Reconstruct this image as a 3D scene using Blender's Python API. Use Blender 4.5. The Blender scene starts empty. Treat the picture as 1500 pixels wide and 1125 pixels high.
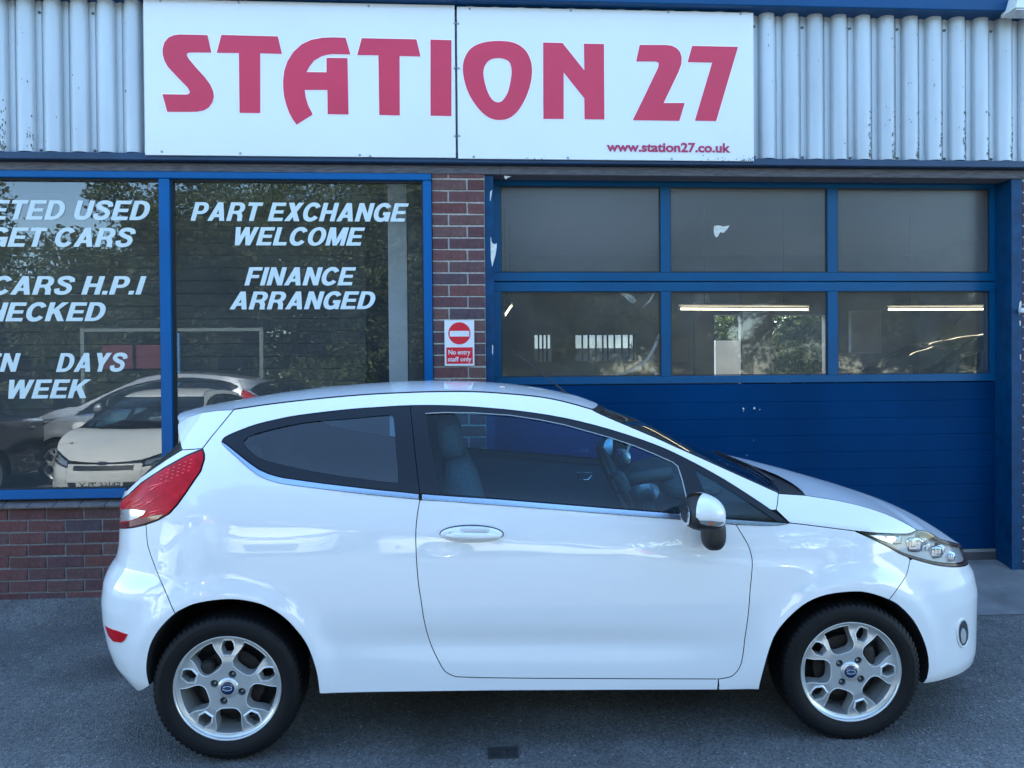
import bpy, math, random
import numpy as np
from math import radians, sin, cos, pi
from mathutils import Vector, Matrix
from mathutils.geometry import delaunay_2d_cdt
random.seed(7); rng = np.random.default_rng(7)
scn = bpy.context.scene
C = scn.collection

# ------------------------------------------------------------------ camera
F_PX = 1127.0
YAW, PITCH, ROLL, CAM_H = 0.05997, 0.01035, -0.00775, 1.493
fwd = np.array([sin(YAW)*cos(PITCH), cos(YAW)*cos(PITCH), -sin(PITCH)])
_r = np.array([cos(YAW), -sin(YAW), 0.0]); _u = np.cross(_r, fwd)
cr = cos(ROLL)*_r + sin(ROLL)*_u; cu = -sin(ROLL)*_r + cos(ROLL)*_u
cam_d = bpy.data.cameras.new('camera'); cam = bpy.data.objects.new('camera', cam_d); C.objects.link(cam)
cam.matrix_world = Matrix(((cr[0], cu[0], -fwd[0], 0), (cr[1], cu[1], -fwd[1], 0), (cr[2], cu[2], -fwd[2], CAM_H), (0, 0, 0, 1)))
cam_d.sensor_width = 36.0; cam_d.lens = 36.0*F_PX/1500.0
cam_d.clip_start = 0.05; cam_d.clip_end = 2000
scn.camera = cam

# ------------------------------------------------------------------ sky and sun (behind the building)
SUN_EL, SUN_AZ = radians(50), radians(-6)          # azimuth from +Y towards +X
w = bpy.data.worlds.new('World'); scn.world = w; w.use_nodes = True
nt = w.node_tree; nt.nodes.clear()
sky = nt.nodes.new('ShaderNodeTexSky'); sky.sky_type = 'NISHITA'; sky.sun_disc = False
sky.sun_elevation = SUN_EL; sky.sun_rotation = SUN_AZ; sky.air_density = 1.0; sky.dust_density = 0.3; sky.ozone_density = 2.0
bg = nt.nodes.new('ShaderNodeBackground'); bg.inputs[1].default_value = 0.15
wo = nt.nodes.new('ShaderNodeOutputWorld'); nt.links.new(sky.outputs[0], bg.inputs[0]); nt.links.new(bg.outputs[0], wo.inputs[0])
sun_d = bpy.data.lights.new('sun', 'SUN'); sun_d.energy = 3.6; sun_d.angle = radians(0.5); sun_d.color = (1.0, .96, .9)
sun = bpy.data.objects.new('sun', sun_d); C.objects.link(sun)
sdir = Vector((sin(SUN_AZ)*cos(SUN_EL), cos(SUN_AZ)*cos(SUN_EL), sin(SUN_EL)))
sun.rotation_euler = sdir.to_track_quat('Z', 'Y').to_euler(); sun.location = (0, 20, 30)
scn.view_settings.view_transform = 'Standard'; scn.view_settings.look = 'None'
scn.view_settings.exposure = 2.45;
scn.view_settings.use_white_balance = True; scn.view_settings.white_balance_temperature = 6150; scn.view_settings.white_balance_tint = 2
scn.view_settings.gamma = 1; scn.view_settings.use_curve_mapping = False
scn.cycles.max_bounces = 10; scn.cycles.transparent_max_bounces = 24; scn.cycles.glossy_bounces = 6
scn.cycles.use_denoising = True; scn.cycles.caustics_reflective = False; scn.cycles.caustics_refractive = False
scn.cycles.sample_clamp_indirect = 8

# ------------------------------------------------------------------ helpers
def ray(u, v):
    return fwd + cr*(u-750)/F_PX - cu*(v-562.5)/F_PX
def at(u, v, Y):                       # where the sight line through a picture point meets the plane y = Y
    d = ray(u, v); t = Y/d[1]
    return (d[0]*t, Y, d[2]*t+CAM_H)
def props(o, label=None, cat=None, group=None, kind=None):
    if label: o['label'] = label
    if cat: o['category'] = cat
    if group: o['group'] = group
    if kind: o['kind'] = kind
    return o
def empty(name, loc=(0, 0, 0), **k):
    o = bpy.data.objects.new(name, None); C.objects.link(o); o.location = loc; o.empty_display_size = .1
    return props(o, **k)
def mesh(name, verts, faces, mats, parent=None, smooth=False, normals=None, fm=None, **k):
    me = bpy.data.meshes.new(name); me.from_pydata([tuple(map(float, q)) for q in verts], [], [tuple(map(int, f)) for f in faces])
    if not isinstance(mats, (list, tuple)): mats = [mats]
    for m in mats: me.materials.append(m)
    if fm is not None: me.polygons.foreach_set('material_index', np.asarray(fm, dtype=np.int32))
    if smooth: me.polygons.foreach_set('use_smooth', np.ones(len(me.polygons), dtype=bool))
    me.validate(); me.update()
    if normals is not None: me.normals_split_custom_set_from_vertices([tuple(map(float, n)) for n in normals])
    return link(name, me, parent, **k)
def link(name, me, parent=None, **k):
    o = bpy.data.objects.new(name, me); C.objects.link(o)
    if parent is not None: o.parent = parent
    return props(o, **k)
class MB:
    def __init__(s): s.v = []; s.f = []; s.m = []
    def add(s, v, f, m=0):
        n = len(s.v); s.v += [tuple(q) for q in v]; s.f += [tuple(i+n for i in q) for q in f]; s.m += [m]*len(f); return s
    def box(s, x0, x1, y0, y1, z0, z1, m=0, bev=0):
        if bev:
            b = bev; v = []; f = []
            for (X0, X1, Y0, Y1, Z) in ((x0+b, x1-b, y0+b, y1-b, z0), (x0, x1, y0, y1, z0+b), (x0, x1, y0, y1, z1-b), (x0+b, x1-b, y0+b, y1-b, z1)):
                v += [(X0, Y0, Z), (X1, Y0, Z), (X1, Y1, Z), (X0, Y1, Z)]
            f = [(3, 2, 1, 0), (12, 13, 14, 15)]
            for L in range(3):
                for i in range(4): f.append((L*4+i, L*4+(i+1) % 4, L*4+4+(i+1) % 4, L*4+4+i))
            return s.add(v, f, m)
        v = [(x, y, z) for z in (z0, z1) for x, y in ((x0, y0), (x1, y0), (x1, y1), (x0, y1))]
        return s.add(v, [(3, 2, 1, 0), (4, 5, 6, 7), (0, 1, 5, 4), (1, 2, 6, 5), (2, 3, 7, 6), (3, 0, 4, 7)], m)
    def tube(s, pts, r, n=8, m=0, closed=False):
        pts = [Vector(q) for q in pts]; N = len(pts); v = []
        rr = r if isinstance(r, (list, tuple)) else [r]*N
        for i, q in enumerate(pts):
            a = pts[(i-1) % N] if (i or closed) else pts[0]; b = pts[(i+1) % N] if (i < N-1 or closed) else pts[-1]
            d = (b-a).normalized(); e = Vector((0, 0, 1)) if abs(d.z) < .9 else Vector((0, 1, 0))
            p = d.cross(e).normalized(); t = d.cross(p)
            for k in range(n):
                A = 2*pi*k/n; v.append(q+rr[i]*(cos(A)*p+sin(A)*t))
        f = []
        for i in range(N if closed else N-1):
            j = (i+1) % N
            for k in range(n): f.append((i*n+k, i*n+(k+1) % n, j*n+(k+1) % n, j*n+k))
        if not closed: f += [tuple(range(n-1, -1, -1)), tuple((N-1)*n+k for k in range(n))]
        return s.add(v, f, m)
    def superell(s, c, a, e=2.0, m=0, nu=24, nv=14, fn=None):
        v = []; f = []
        sp = lambda q, p: math.copysign(abs(q)**p, q)
        for j in range(nv+1):
            ph = -pi/2+pi*j/nv
            for i in range(nu):
                th = 2*pi*i/nu
                q = [sp(cos(ph), 2/e)*sp(cos(th), 2/e)*a[0], sp(cos(ph), 2/e)*sp(sin(th), 2/e)*a[1], sp(sin(ph), 2/e)*a[2]]
                if fn: q = fn(q)
                v.append((q[0]+c[0], q[1]+c[1], q[2]+c[2]))
        for j in range(nv):
            for i in range(nu): f.append((j*nu+i, j*nu+(i+1) % nu, (j+1)*nu+(i+1) % nu, (j+1)*nu+i))
        return s.add(v, f, m)
    def lathe(s, prof, c=(0, 0, 0), n=48, m=0, axis='y'):      # prof: (radius, axial)
        v = []; f = []; L = len(prof)
        for k in range(n):
            A = 2*pi*k/n
            for r, a in prof:
                v.append((c[0]+r*cos(A), c[1]+a, c[2]+r*sin(A)) if axis == 'y' else (c[0]+r*cos(A), c[1]+r*sin(A), c[2]+a))
        for k in range(n):
            j = (k+1) % n
            for i in range(L-1): f.append((k*L+i, k*L+i+1, j*L+i+1, j*L+i))
        return s.add(v, f, m)
    def build(s, name, mats, parent=None, smooth=False, **k):
        mm = mats if isinstance(mats, (list, tuple)) else [mats]
        return mesh(name, s.v, s.f, mm, parent, smooth, fm=(s.m if len(mm) > 1 else None), **k)
def auto_smooth(o, ang=35):
    me = o.data; me.polygons.foreach_set('use_smooth', np.ones(len(me.polygons), dtype=bool))
    me.set_sharp_from_angle(angle=radians(ang)); return o
def pip(P, poly):
    x, y = P[:, 0], P[:, 1]; ins = np.zeros(len(P), bool); n = len(poly)
    for i in range(n):
        x1, y1 = poly[i]; x2, y2 = poly[(i+1) % n]
        c = (y1 > y) != (y2 > y)
        if y1 != y2: ins ^= c & (x < (x2-x1)*(y-y1)/(y2-y1)+x1)
    return ins
def dens(poly, step, closed=True):
    out = []; n = len(poly)
    for i in range(n if closed else n-1):
        a = np.array(poly[i]); b = np.array(poly[(i+1) % n]); k = max(1, int(np.ceil(np.linalg.norm(b-a)/step)))
        for j in range(k): out.append(tuple(a+(b-a)*j/k))
    if not closed: out.append(tuple(poly[-1]))
    return out
def cat_smooth(pts, per=6, closed=False):      # Catmull-Rom through points
    P = [np.array(q, float) for q in pts]; n = len(P); out = []
    for i in range(n if closed else n-1):
        if closed: a, b, c, d = P[(i-1) % n], P[i], P[(i+1) % n], P[(i+2) % n]
        else: a, b, c, d = P[max(i-1, 0)], P[i], P[i+1], P[min(i+2, n-1)]
        for k in range(per):
            t = k/per; out.append(tuple(.5*((2*b)+(-a+c)*t+(2*a-5*b+4*c-d)*t*t+(-a+3*b-3*c+d)*t**3)))
    if not closed: out.append(tuple(P[-1]))
    return out
def area(poly):
    p = np.array(poly); return .5*np.sum(p[:, 0]*np.roll(p[:, 1], -1)-np.roll(p[:, 0], -1)*p[:, 1])
def inset(poly, d):
    p = np.array(poly, float)
    if area(p) < 0: p = p[::-1]
    a = np.roll(p, 1, 0); b = np.roll(p, -1, 0)
    e1 = p-a; e1 /= np.maximum(np.linalg.norm(e1, axis=1)[:, None], 1e-9); e2 = b-p; e2 /= np.maximum(np.linalg.norm(e2, axis=1)[:, None], 1e-9)
    n1 = np.stack([-e1[:, 1], e1[:, 0]], 1); n2 = np.stack([-e2[:, 1], e2[:, 0]], 1)
    m = n1+n2; L = np.linalg.norm(m, axis=1)[:, None]; m = m/np.maximum(L, 1e-6)
    c = np.clip(np.sum(m*n1, 1), .5, 1)[:, None]
    return [tuple(q) for q in p+m*d/c]
def cdt(poly, holes=(), grid=None, gx=None):
    """triangulate a polygon with holes; grid points inside for curvature"""
    loops = [poly]+list(holes); V = []; E = []
    for L in loops:
        n = len(V); V += [tuple(q) for q in L]; E += [(n+i, n+(i+1) % len(L)) for i in range(len(L))]
    if grid:
        B = np.array(poly); x0, z0 = B.min(0); x1, z1 = B.max(0)
        xs = gx if gx is not None else np.arange(x0, x1, grid); zs = np.arange(z0, z1, grid)
        G = np.array([(x, z) for x in xs for z in zs if x0 < x < x1])
        if len(G):
            ok = pip(G, poly)
            for h in holes: ok &= ~pip(G, h)
            G = G[ok]
            L = np.array(V)
            if len(G):
                dmin = np.min(np.abs(G[:, None, 0]-L[None, :, 0])+np.abs(G[:, None, 1]-L[None, :, 1]), axis=1)
                G = G[dmin > grid*.45]; V += [tuple(q) for q in G]
    r = delaunay_2d_cdt([Vector(q) for q in V], E, [], 0, 1e-7)
    v = np.array([tuple(q) for q in r[0]]); f = np.array(r[2])
    cen = v[f].mean(1); ok = pip(cen, poly)
    for h in holes: ok &= ~pip(cen, h)
    f = f[ok]
    A = (v[f[:, 1]]-v[f[:, 0]]); Bv = (v[f[:, 2]]-v[f[:, 0]]); cr_ = A[:, 0]*Bv[:, 1]-A[:, 1]*Bv[:, 0]
    f = f[np.abs(cr_) > 1e-10]; cr_ = cr_[np.abs(cr_) > 1e-10]
    f[cr_ < 0] = f[cr_ < 0][:, ::-1]
    return v, f
def extrude_poly(mb, poly, Y0, Y1, holes=(), m=0, ms=None):          # poly in (x, z); front face at Y0 looks to -y
    v, f = cdt(poly, holes)
    mb.add([(q[0], Y0, q[1]) for q in v], [tuple(t) for t in f], m)
    for L in [poly]+list(holes):
        n = len(L); vv = [(q[0], Y0, q[1]) for q in L]+[(q[0], Y1, q[1]) for q in L]
        mb.add(vv, [(i, (i+1) % n, n+(i+1) % n, n+i) for i in range(n)], m if ms is None else ms)
    return mb
def unfold(o_list): pass
def copy_tree(o, parent=None, paint=None):
    c = o.copy(); C.objects.link(c)
    if parent is not None: c.parent = parent
    if paint and c.type == 'MESH':
        for i, sl in enumerate(c.material_slots):
            if sl.material in paint:
                m = paint[sl.material]; sl.link = 'OBJECT'; sl.material = m
    for ch in list(o.children): copy_tree(ch, c, paint)
    return c

# ------------------------------------------------------------------ materials
MATS = {}
def mat(name, base, rough=.5, metal=0., coat=0., spec=.5, coat_rough=.03, noise=None, bump=None, trans=0., ior=1.5, emis=None, sheen=0, objvar=None):
    """noise=(scale, amount[, detail, stretch]) varies the colour; bump=(scale, strength, distance)"""
    m = bpy.data.materials.new(name); m.use_nodes = True; t = m.node_tree; b = t.nodes['Principled BSDF']
    b.inputs['Base Color'].default_value = (*base, 1); b.inputs['Roughness'].default_value = rough; b.inputs['Metallic'].default_value = metal
    b.inputs['Coat Weight'].default_value = coat; b.inputs['Coat Roughness'].default_value = coat_rough
    b.inputs['Specular IOR Level'].default_value = spec; b.inputs['IOR'].default_value = ior; b.inputs['Transmission Weight'].default_value = trans
    tc = t.nodes.new('ShaderNodeTexCoord'); col = None
    if emis: b.inputs['Emission Color'].default_value = (*emis[0], 1); b.inputs['Emission Strength'].default_value = emis[1]
    def noisenode(scale, detail=5, stretch=None):
        n = t.nodes.new('ShaderNodeTexNoise'); n.inputs['Scale'].default_value = scale; n.inputs['Detail'].default_value = detail
        if stretch:
            mp = t.nodes.new('ShaderNodeMapping'); mp.inputs['Scale'].default_value = stretch; t.links.new(tc.outputs['Object'], mp.inputs[0]); t.links.new(mp.outputs[0], n.inputs['Vector'])
        else: t.links.new(tc.outputs['Object'], n.inputs['Vector'])
        return n
    if noise:
        n = noisenode(noise[0], noise[2] if len(noise) > 2 else 5, noise[3] if len(noise) > 3 else None)
        mr = t.nodes.new('ShaderNodeMapRange'); mr.inputs[1].default_value = .3; mr.inputs[2].default_value = .7
        mr.inputs[3].default_value = 1-noise[1]; mr.inputs[4].default_value = 1+noise[1]; t.links.new(n.outputs[0], mr.inputs[0])
        mx = t.nodes.new('ShaderNodeVectorMath'); mx.operation = 'SCALE'; mx.inputs[0].default_value = base; t.links.new(mr.outputs[0], mx.inputs['Scale'])
        col = mx.outputs[0]
    if objvar:
        oi = t.nodes.new('ShaderNodeObjectInfo'); cr2 = t.nodes.new('ShaderNodeValToRGB')
        el = cr2.color_ramp.elements
        el[0].color = (*objvar[0], 1); el[1].color = (*objvar[-1], 1)
        for i in range(1, len(objvar)-1): el.new(i/(len(objvar)-1)).color = (*objvar[i], 1)
        t.links.new(oi.outputs['Random'], cr2.inputs[0])
        if noise:
            t.links.new(cr2.outputs[0], mx.inputs[0])
        else: col = cr2.outputs[0]
    if col is not None: t.links.new(col, b.inputs['Base Color'])
    if bump:
        n = noisenode(bump[0], 6); bp = t.nodes.new('ShaderNodeBump'); bp.inputs['Strength'].default_value = bump[1]; bp.inputs['Distance'].default_value = bump[2] if len(bump) > 2 else .01
        t.links.new(n.outputs[0], bp.inputs['Height']); t.links.new(bp.outputs[0], b.inputs['Normal'])
    MATS[name] = m; return m
def glass(name, tint=(.9, .95, .95), ior=1.75, dirt=0., dirtcol=(.5, .5, .48), dscale=3., rough=0.0, dirtlow=None):
    """thin sheet: see-through, reflecting by angle, with an even or blotchy film of dirt"""
    m = bpy.data.materials.new(name); m.use_nodes = True; t = m.node_tree; t.nodes.clear(); N = t.nodes.new; L = t.links.new
    out = N('ShaderNodeOutputMaterial'); tr = N('ShaderNodeBsdfTransparent'); tr.inputs[0].default_value = (*tint, 1)
    gl = N('ShaderNodeBsdfGlossy'); gl.inputs['Roughness'].default_value = rough; gl.inputs[0].default_value = (1, 1, 1, 1)
    fr = N('ShaderNodeFresnel'); fr.inputs[0].default_value = ior
    geo = N('ShaderNodeNewGeometry')
    # the same fresnel from both sides
    mx = N('ShaderNodeMixShader'); L(tr.outputs[0], mx.inputs[1]); L(gl.outputs[0], mx.inputs[2])
    lw = N('ShaderNodeLayerWeight'); 
    ab = N('ShaderNodeVectorMath'); ab.operation = 'DOT_PRODUCT'; L(geo.outputs['Incoming'], ab.inputs[0]); L(geo.outputs['Normal'], ab.inputs[1])
    a2 = N('ShaderNodeMath'); a2.operation = 'ABSOLUTE'; L(ab.outputs['Value'], a2.inputs[0])
    one = N('ShaderNodeMath'); one.operation = 'SUBTRACT'; one.inputs[0].default_value = 1; L(a2.outputs[0], one.inputs[1])
    pw = N('ShaderNodeMath'); pw.operation = 'POWER'; L(one.outputs[0], pw.inputs[0]); pw.inputs[1].default_value = 5
    f0 = ((ior-1)/(ior+1))**2
    ma = N('ShaderNodeMath'); ma.operation = 'MULTIPLY_ADD'; L(pw.outputs[0], ma.inputs[0]); ma.inputs[1].default_value = 1-f0; ma.inputs[2].default_value = f0
    L(ma.outputs[0], mx.inputs[0]); t.nodes.remove(fr); t.nodes.remove(lw)
    last = mx
    if dirt:
        df = N('ShaderNodeBsdfDiffuse'); df.inputs[0].default_value = (*dirtcol, 1)
        tc = N('ShaderNodeTexCoord'); n = N('ShaderNodeTexNoise'); n.inputs['Scale'].default_value = dscale; n.inputs['Detail'].default_value = 8; L(tc.outputs['Object'], n.inputs['Vector'])
        n.inputs['Distortion'].default_value = .6
        mr = N('ShaderNodeMapRange'); mr.inputs[1].default_value = .3; mr.inputs[2].default_value = .75; mr.inputs[3].default_value = dirt*(.75 if dirtlow is None else dirtlow); mr.inputs[4].default_value = dirt*1.35
        L(n.outputs[0], mr.inputs[0])
        m2 = N('ShaderNodeMixShader'); L(mr.outputs[0], m2.inputs[0]); L(mx.outputs[0], m2.inputs[1]); L(df.outputs[0], m2.inputs[2]); last = m2
    L(last.outputs[0], out.inputs[0]); MATS[name] = m; return m

white_paint = mat('white_paint', (.76, .76, .765), rough=.45, spec=.3, coat=.85, coat_rough=.012)
black_trim = mat('black_trim', (.007, .009, .013), rough=.22, spec=.32)
black_plastic = mat('black_plastic', (.014, .015, .017), rough=.55)
liner = mat('liner_black', (.012, .012, .013), rough=.85)
white_paint.node_tree.nodes['Principled BSDF'].inputs['Coat IOR'].default_value = 1.75
rubber = mat('rubber', (.007, .007, .008), spec=.25, rough=.6, bump=(220, .25, .002))
chrome = mat('chrome', (.78, .80, .82), rough=.12, metal=1.)
alloy_edge = mat('alloy_edge', (.88, .88, .87), rough=.28, metal=.4, coat=.6)
alloy = mat('alloy_silver', (.62, .62, .60), rough=.28, metal=.6, coat=.6, noise=(9, .06))
dark_metal = mat('dark_metal', (.022, .018, .016), rough=.6, metal=.3, noise=(30, .35))
red_lens = mat('red_lens', (.46, .002, .012), rough=.3, coat=.06, spec=.12, noise=(25, .25))
dark_red_lens = mat('dark_red_lens', (.14, .004, .012), rough=.15, coat=1.0)
clear_lens = mat('clear_lens', (.72, .72, .72), rough=.15, metal=.5, coat=1.0)
amber = mat('amber_lens', (.75, .16, .06), rough=.2, coat=1)
lamp_glass = glass('lamp_glass', (.96, .98, 1.0), ior=1.5)
car_glass = glass('car_glass', (.52, .80, .93), ior=1.42)
quarter_glass = glass('quarter_glass', (.60, .80, .90), ior=1.70)
screen_glass = glass('screen_glass', (.55, .65, .64), ior=1.7)
seat_cloth = mat('seat_cloth', (.065, .07, .075), rough=.9, noise=(90, .25))
dash_plastic = mat('dash_plastic', (.06, .065, .07), rough=.6)
grey_paint = mat('grey_paint', (.16, .17, .19), rough=.4, metal=.4, coat=1.0)
silver_paint = mat('silver_paint', (.45, .46, .47), rough=.35, metal=.6, coat=1.0)
navy = mat('badge_blue', (.008, .018, .07), rough=.25, coat=1)
blue_frame = mat('blue_frame', (.0008, .066, .165), spec=.3, rough=.42, noise=(3, .10), bump=(25, .08, .003))
blue_door = mat('blue_door', (.0002, .029, .098), spec=.06, rough=.55, noise=(1.6, .20, 8), bump=(60, .10, .002))
blue_old = mat('blue_old', (.0015, .038, .105), spec=.25, rough=.5, noise=(14, .3), bump=(30, .3, .004))
blue_fascia = mat('blue_fascia', (.001, .05, .15), spec=.3, rough=.45, noise=(2, .1))
peel = mat('peeling_paint', (.62, .60, .54), rough=.8, noise=(60, .2))
timber = mat('weathered_timber', (.10, .095, .105), rough=.85, noise=(8, .5, 8, (2, 30, 30)), bump=(40, .5, .006))
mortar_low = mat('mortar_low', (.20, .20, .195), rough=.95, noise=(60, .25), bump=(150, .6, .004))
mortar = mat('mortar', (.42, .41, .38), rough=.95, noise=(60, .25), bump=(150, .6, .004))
brick_m = mat('brick', (.2, .1, .08), rough=.9, noise=(45, .25, 6), bump=(120, .5, .003), objvar=[(.115, .042, .040), (.14, .055, .050), (.085, .042, .050), (.125, .065, .058), (.095, .036, .036), (.075, .052, .065)])
def asphalt():
    m = bpy.data.materials.new('asphalt'); m.use_nodes = True; t = m.node_tree; b = t.nodes['Principled BSDF']; N = t.nodes.new; L = t.links.new
    tc = N('ShaderNodeTexCoord')
    vo = N('ShaderNodeTexVoronoi'); vo.inputs['Scale'].default_value = 125; L(tc.outputs['Object'], vo.inputs['Vector'])
    n2 = N('ShaderNodeTexNoise'); n2.inputs['Scale'].default_value = 1.7; n2.inputs['Detail'].default_value = 9; n2.inputs['Roughness'].default_value = .62; n2.inputs['Distortion'].default_value = .4; L(tc.outputs['Object'], n2.inputs['Vector'])
    n3 = N('ShaderNodeTexNoise'); n3.inputs['Scale'].default_value = 60; n3.inputs['Detail'].default_value = 6; L(tc.outputs['Object'], n3.inputs['Vector'])
    r = N('ShaderNodeValToRGB'); e = r.color_ramp.elements; e[0].position = 0; e[0].color = (.050, .050, .051, 1); e[1].position = 1; e[1].color = (.42, .42, .41, 1)
    q = e.new(.55); q.color = (.125, .125, .123, 1); q = e.new(.88); q.color = (.17, .17, .168, 1)
    L(vo.outputs['Color'], r.inputs[0])
    st = N('ShaderNodeTexNoise'); st.inputs['Scale'].default_value = .9; st.inputs['Detail'].default_value = 3; L(tc.outputs['Object'], st.inputs['Vector'])
    sm_ = N('ShaderNodeMapRange'); sm_.inputs[1].default_value = .60; sm_.inputs[2].default_value = .70; sm_.inputs[3].default_value = 1.0; sm_.inputs[4].default_value = .62; L(st.outputs[0], sm_.inputs[0])
    mr = N('ShaderNodeMapRange'); mr.inputs[1].default_value = .3; mr.inputs[2].default_value = .7; mr.inputs[3].default_value = .62; mr.inputs[4].default_value = 1.30; L(n2.outputs[0], mr.inputs[0])
    mu = N('ShaderNodeMath'); mu.operation = 'MULTIPLY'; L(mr.outputs[0], mu.inputs[0]); L(sm_.outputs[0], mu.inputs[1])
    sc = N('ShaderNodeVectorMath'); sc.operation = 'SCALE'; L(r.outputs[0], sc.inputs[0]); L(mu.outputs[0], sc.inputs['Scale'])
    L(sc.outputs[0], b.inputs['Base Color']); b.inputs['Roughness'].default_value = .9
    ad = N('ShaderNodeMath'); ad.operation = 'ADD'; L(vo.outputs['Distance'], ad.inputs[0]); L(n3.outputs[0], ad.inputs[1])
    bp = N('ShaderNodeBump'); bp.inputs['Strength'].default_value = .9; bp.inputs['Distance'].default_value = .006; L(ad.outputs[0], bp.inputs['Height']); L(bp.outputs[0], b.inputs['Normal'])
    return m
tarmac = asphalt()
concrete = mat('ramp_concrete', (.15, .15, .152), rough=.9, noise=(5, .25, 8), bump=(90, .6, .004))
clad = mat('grey_cladding', (.46, .50, .53), rough=.38, metal=.0, coat=.35, coat_rough=.2, noise=(2.2, .16, 8, (1, 1, .25)))
screw_m = mat('screw_grey', (.16, .17, .18), rough=.5, metal=.6)
sign_white = mat('sign_white', (.70, .70, .70), rough=.25, coat=.3, coat_rough=.1, noise=(1.4, .025, 6))
sign_red = mat('sign_red', (.56, .016, .060), rough=.35, noise=(3, .06))
sign_red2 = mat('notice_red', (.62, .012, .03), rough=.3)
letter_white = mat('vinyl_white', (.60, .66, .65), rough=.5)
shop_glass = glass('shop_glass', (.86, .90, .92), ior=1.88, dirt=.035, dirtcol=(.55, .6, .62), dscale=2.2)
door_glass_hi = glass('door_glazing_upper', (.55, .57, .6), ior=1.6, dirt=.22, dirtcol=(.34, .34, .34), dscale=1.1, rough=.25, dirtlow=.72)
door_glass_lo = glass('door_glazing_lower', (.92, .92, .94), ior=1.65, dirt=.15, dirtcol=(.36, .36, .35), dscale=2.2, rough=.03, dirtlow=.55)
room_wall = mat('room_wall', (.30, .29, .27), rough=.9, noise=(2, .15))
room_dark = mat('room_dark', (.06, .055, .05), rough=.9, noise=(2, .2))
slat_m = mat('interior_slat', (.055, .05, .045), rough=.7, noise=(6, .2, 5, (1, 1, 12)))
board_m = mat('pale_board', (.55, .55, .54), rough=.8, noise=(4, .1))
tube_m = mat('tube_light', (.9, .85, .7), emis=((1, .84, .55), 1.6))
leaf_m = mat('leaf', (.115, .13, .045), rough=.6, noise=(1.2, .45)); leaf_m2 = mat('leaf_dark', (.085, .095, .038), rough=.6, noise=(1.5, .4))
for lm in (leaf_m, leaf_m2):
    t_ = lm.node_tree; b_ = t_.nodes['Principled BSDF']; tr_ = t_.nodes.new('ShaderNodeBsdfTranslucent'); tr_.inputs[0].default_value = (.17, .22, .05, 1)
    mx_ = t_.nodes.new('ShaderNodeMixShader'); mx_.inputs[0].default_value = .4; o_ = [n for n in t_.nodes if n.type == 'OUTPUT_MATERIAL'][0]
    t_.links.new(b_.outputs[0], mx_.inputs[1]); t_.links.new(tr_.outputs[0], mx_.inputs[2]); t_.links.new(mx_.outputs[0], o_.inputs[0])
bark_m = mat('bark', (.09, .07, .05), rough=.95, noise=(12, .3), bump=(20, .6, .02))
fence_m = mat('pale_wall', (.62, .60, .55), rough=.85, noise=(3, .1))
frame_m = mat('grey_frame', (.20, .23, .21), rough=.5)
cover_m = mat('iron_cover', (.045, .045, .047), rough=.6, metal=.3, noise=(40, .3), bump=(120, .4, .002))
tile_m = mat('sill_tile', (.13, .115, .115), rough=.7, noise=(25, .2), bump=(80, .3, .002), objvar=[(.13, .115, .115), (.16, .14, .14), (.10, .09, .095)])
roof_m = mat('roof_sheet', (.25, .25, .26), rough=.7)

# ------------------------------------------------------------------ ground
YF = 4.95
def gz(y, x=0.):
    if y < -15: return -.5415
    z = .03*(y-3.05)
    if y > 4.62:
        t = min(1, (y-4.62)/(YF-4.62)); t = t*t*(3-2*t)
        z += (.075*t if x < 3.5 else .06*t)
    return z if y <= YF+.01 else .132
ys = [-260, -120, -60, -30, -15, -10, -6, -3, -1, 0, 1, 2, 3.05, 3.6, 4.2, 4.62]+[4.62+i*.033 for i in range(1, 11)]+[5.4, 14, 60, 260]
xs = [-260, -90, -30, -12, -6, -3, 0, 3, 6, 12, 30, 90, 260]
gv = [(x, y, gz(y)) for y in ys for x in xs]; nx = len(xs)
gf = [(j*nx+i, j*nx+i+1, (j+1)*nx+i+1, (j+1)*nx+i) for j in range(len(ys)-1) for i in range(nx-1)]
mesh('ground', gv, gf, tarmac, smooth=True, kind='structure')
# loose grit along the foot of the wall
gb = MB()
for i in range(900):
    x = rng.uniform(-4, 4.6); y = 4.93-abs(rng.normal(0, .085)); s = rng.uniform(.002, .007)*(1.5 if rng.random() < .06 else 1); z = gz(y)+s*.4
    a, b, c = s*rng.uniform(.7, 1.3), s*rng.uniform(.7, 1.3), s*.7
    gb.add([(x-a, y, z), (x+a, y, z), (x, y-b, z), (x, y+b, z), (x, y, z+c), (x, y, z-c)], [(0, 2, 4), (2, 1, 4), (1, 3, 4), (3, 0, 4)])
gb.build('grit', mat('grit', (.22, .20, .18), rough=.9, noise=(30, .5)), kind='stuff')
lv = MB()
for i in range(46):
    x = rng.uniform(-3.6, 4.4); y = 4.9-abs(rng.normal(0, .16)) if i < 34 else rng.uniform(2.2, 4.6); z = gz(y)+.004; a = rng.uniform(0, 6.3); s_ = rng.uniform(.008, .018)
    c_, n_ = np.array([cos(a), sin(a)])*s_, np.array([-sin(a), cos(a)])*s_*.45
    lv.add([(x-c_[0], y-c_[1], z), (x+n_[0], y+n_[1], z+s_*.35), (x+c_[0], y+c_[1], z+.001), (x-n_[0], y-n_[1], z+s_*.2)], [(0, 3, 2, 1)])
lv.build('fallen_leaves', mat('dry_leaf', (.16, .11, .05), rough=.8, noise=(9, .4)), kind='stuff')
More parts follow.
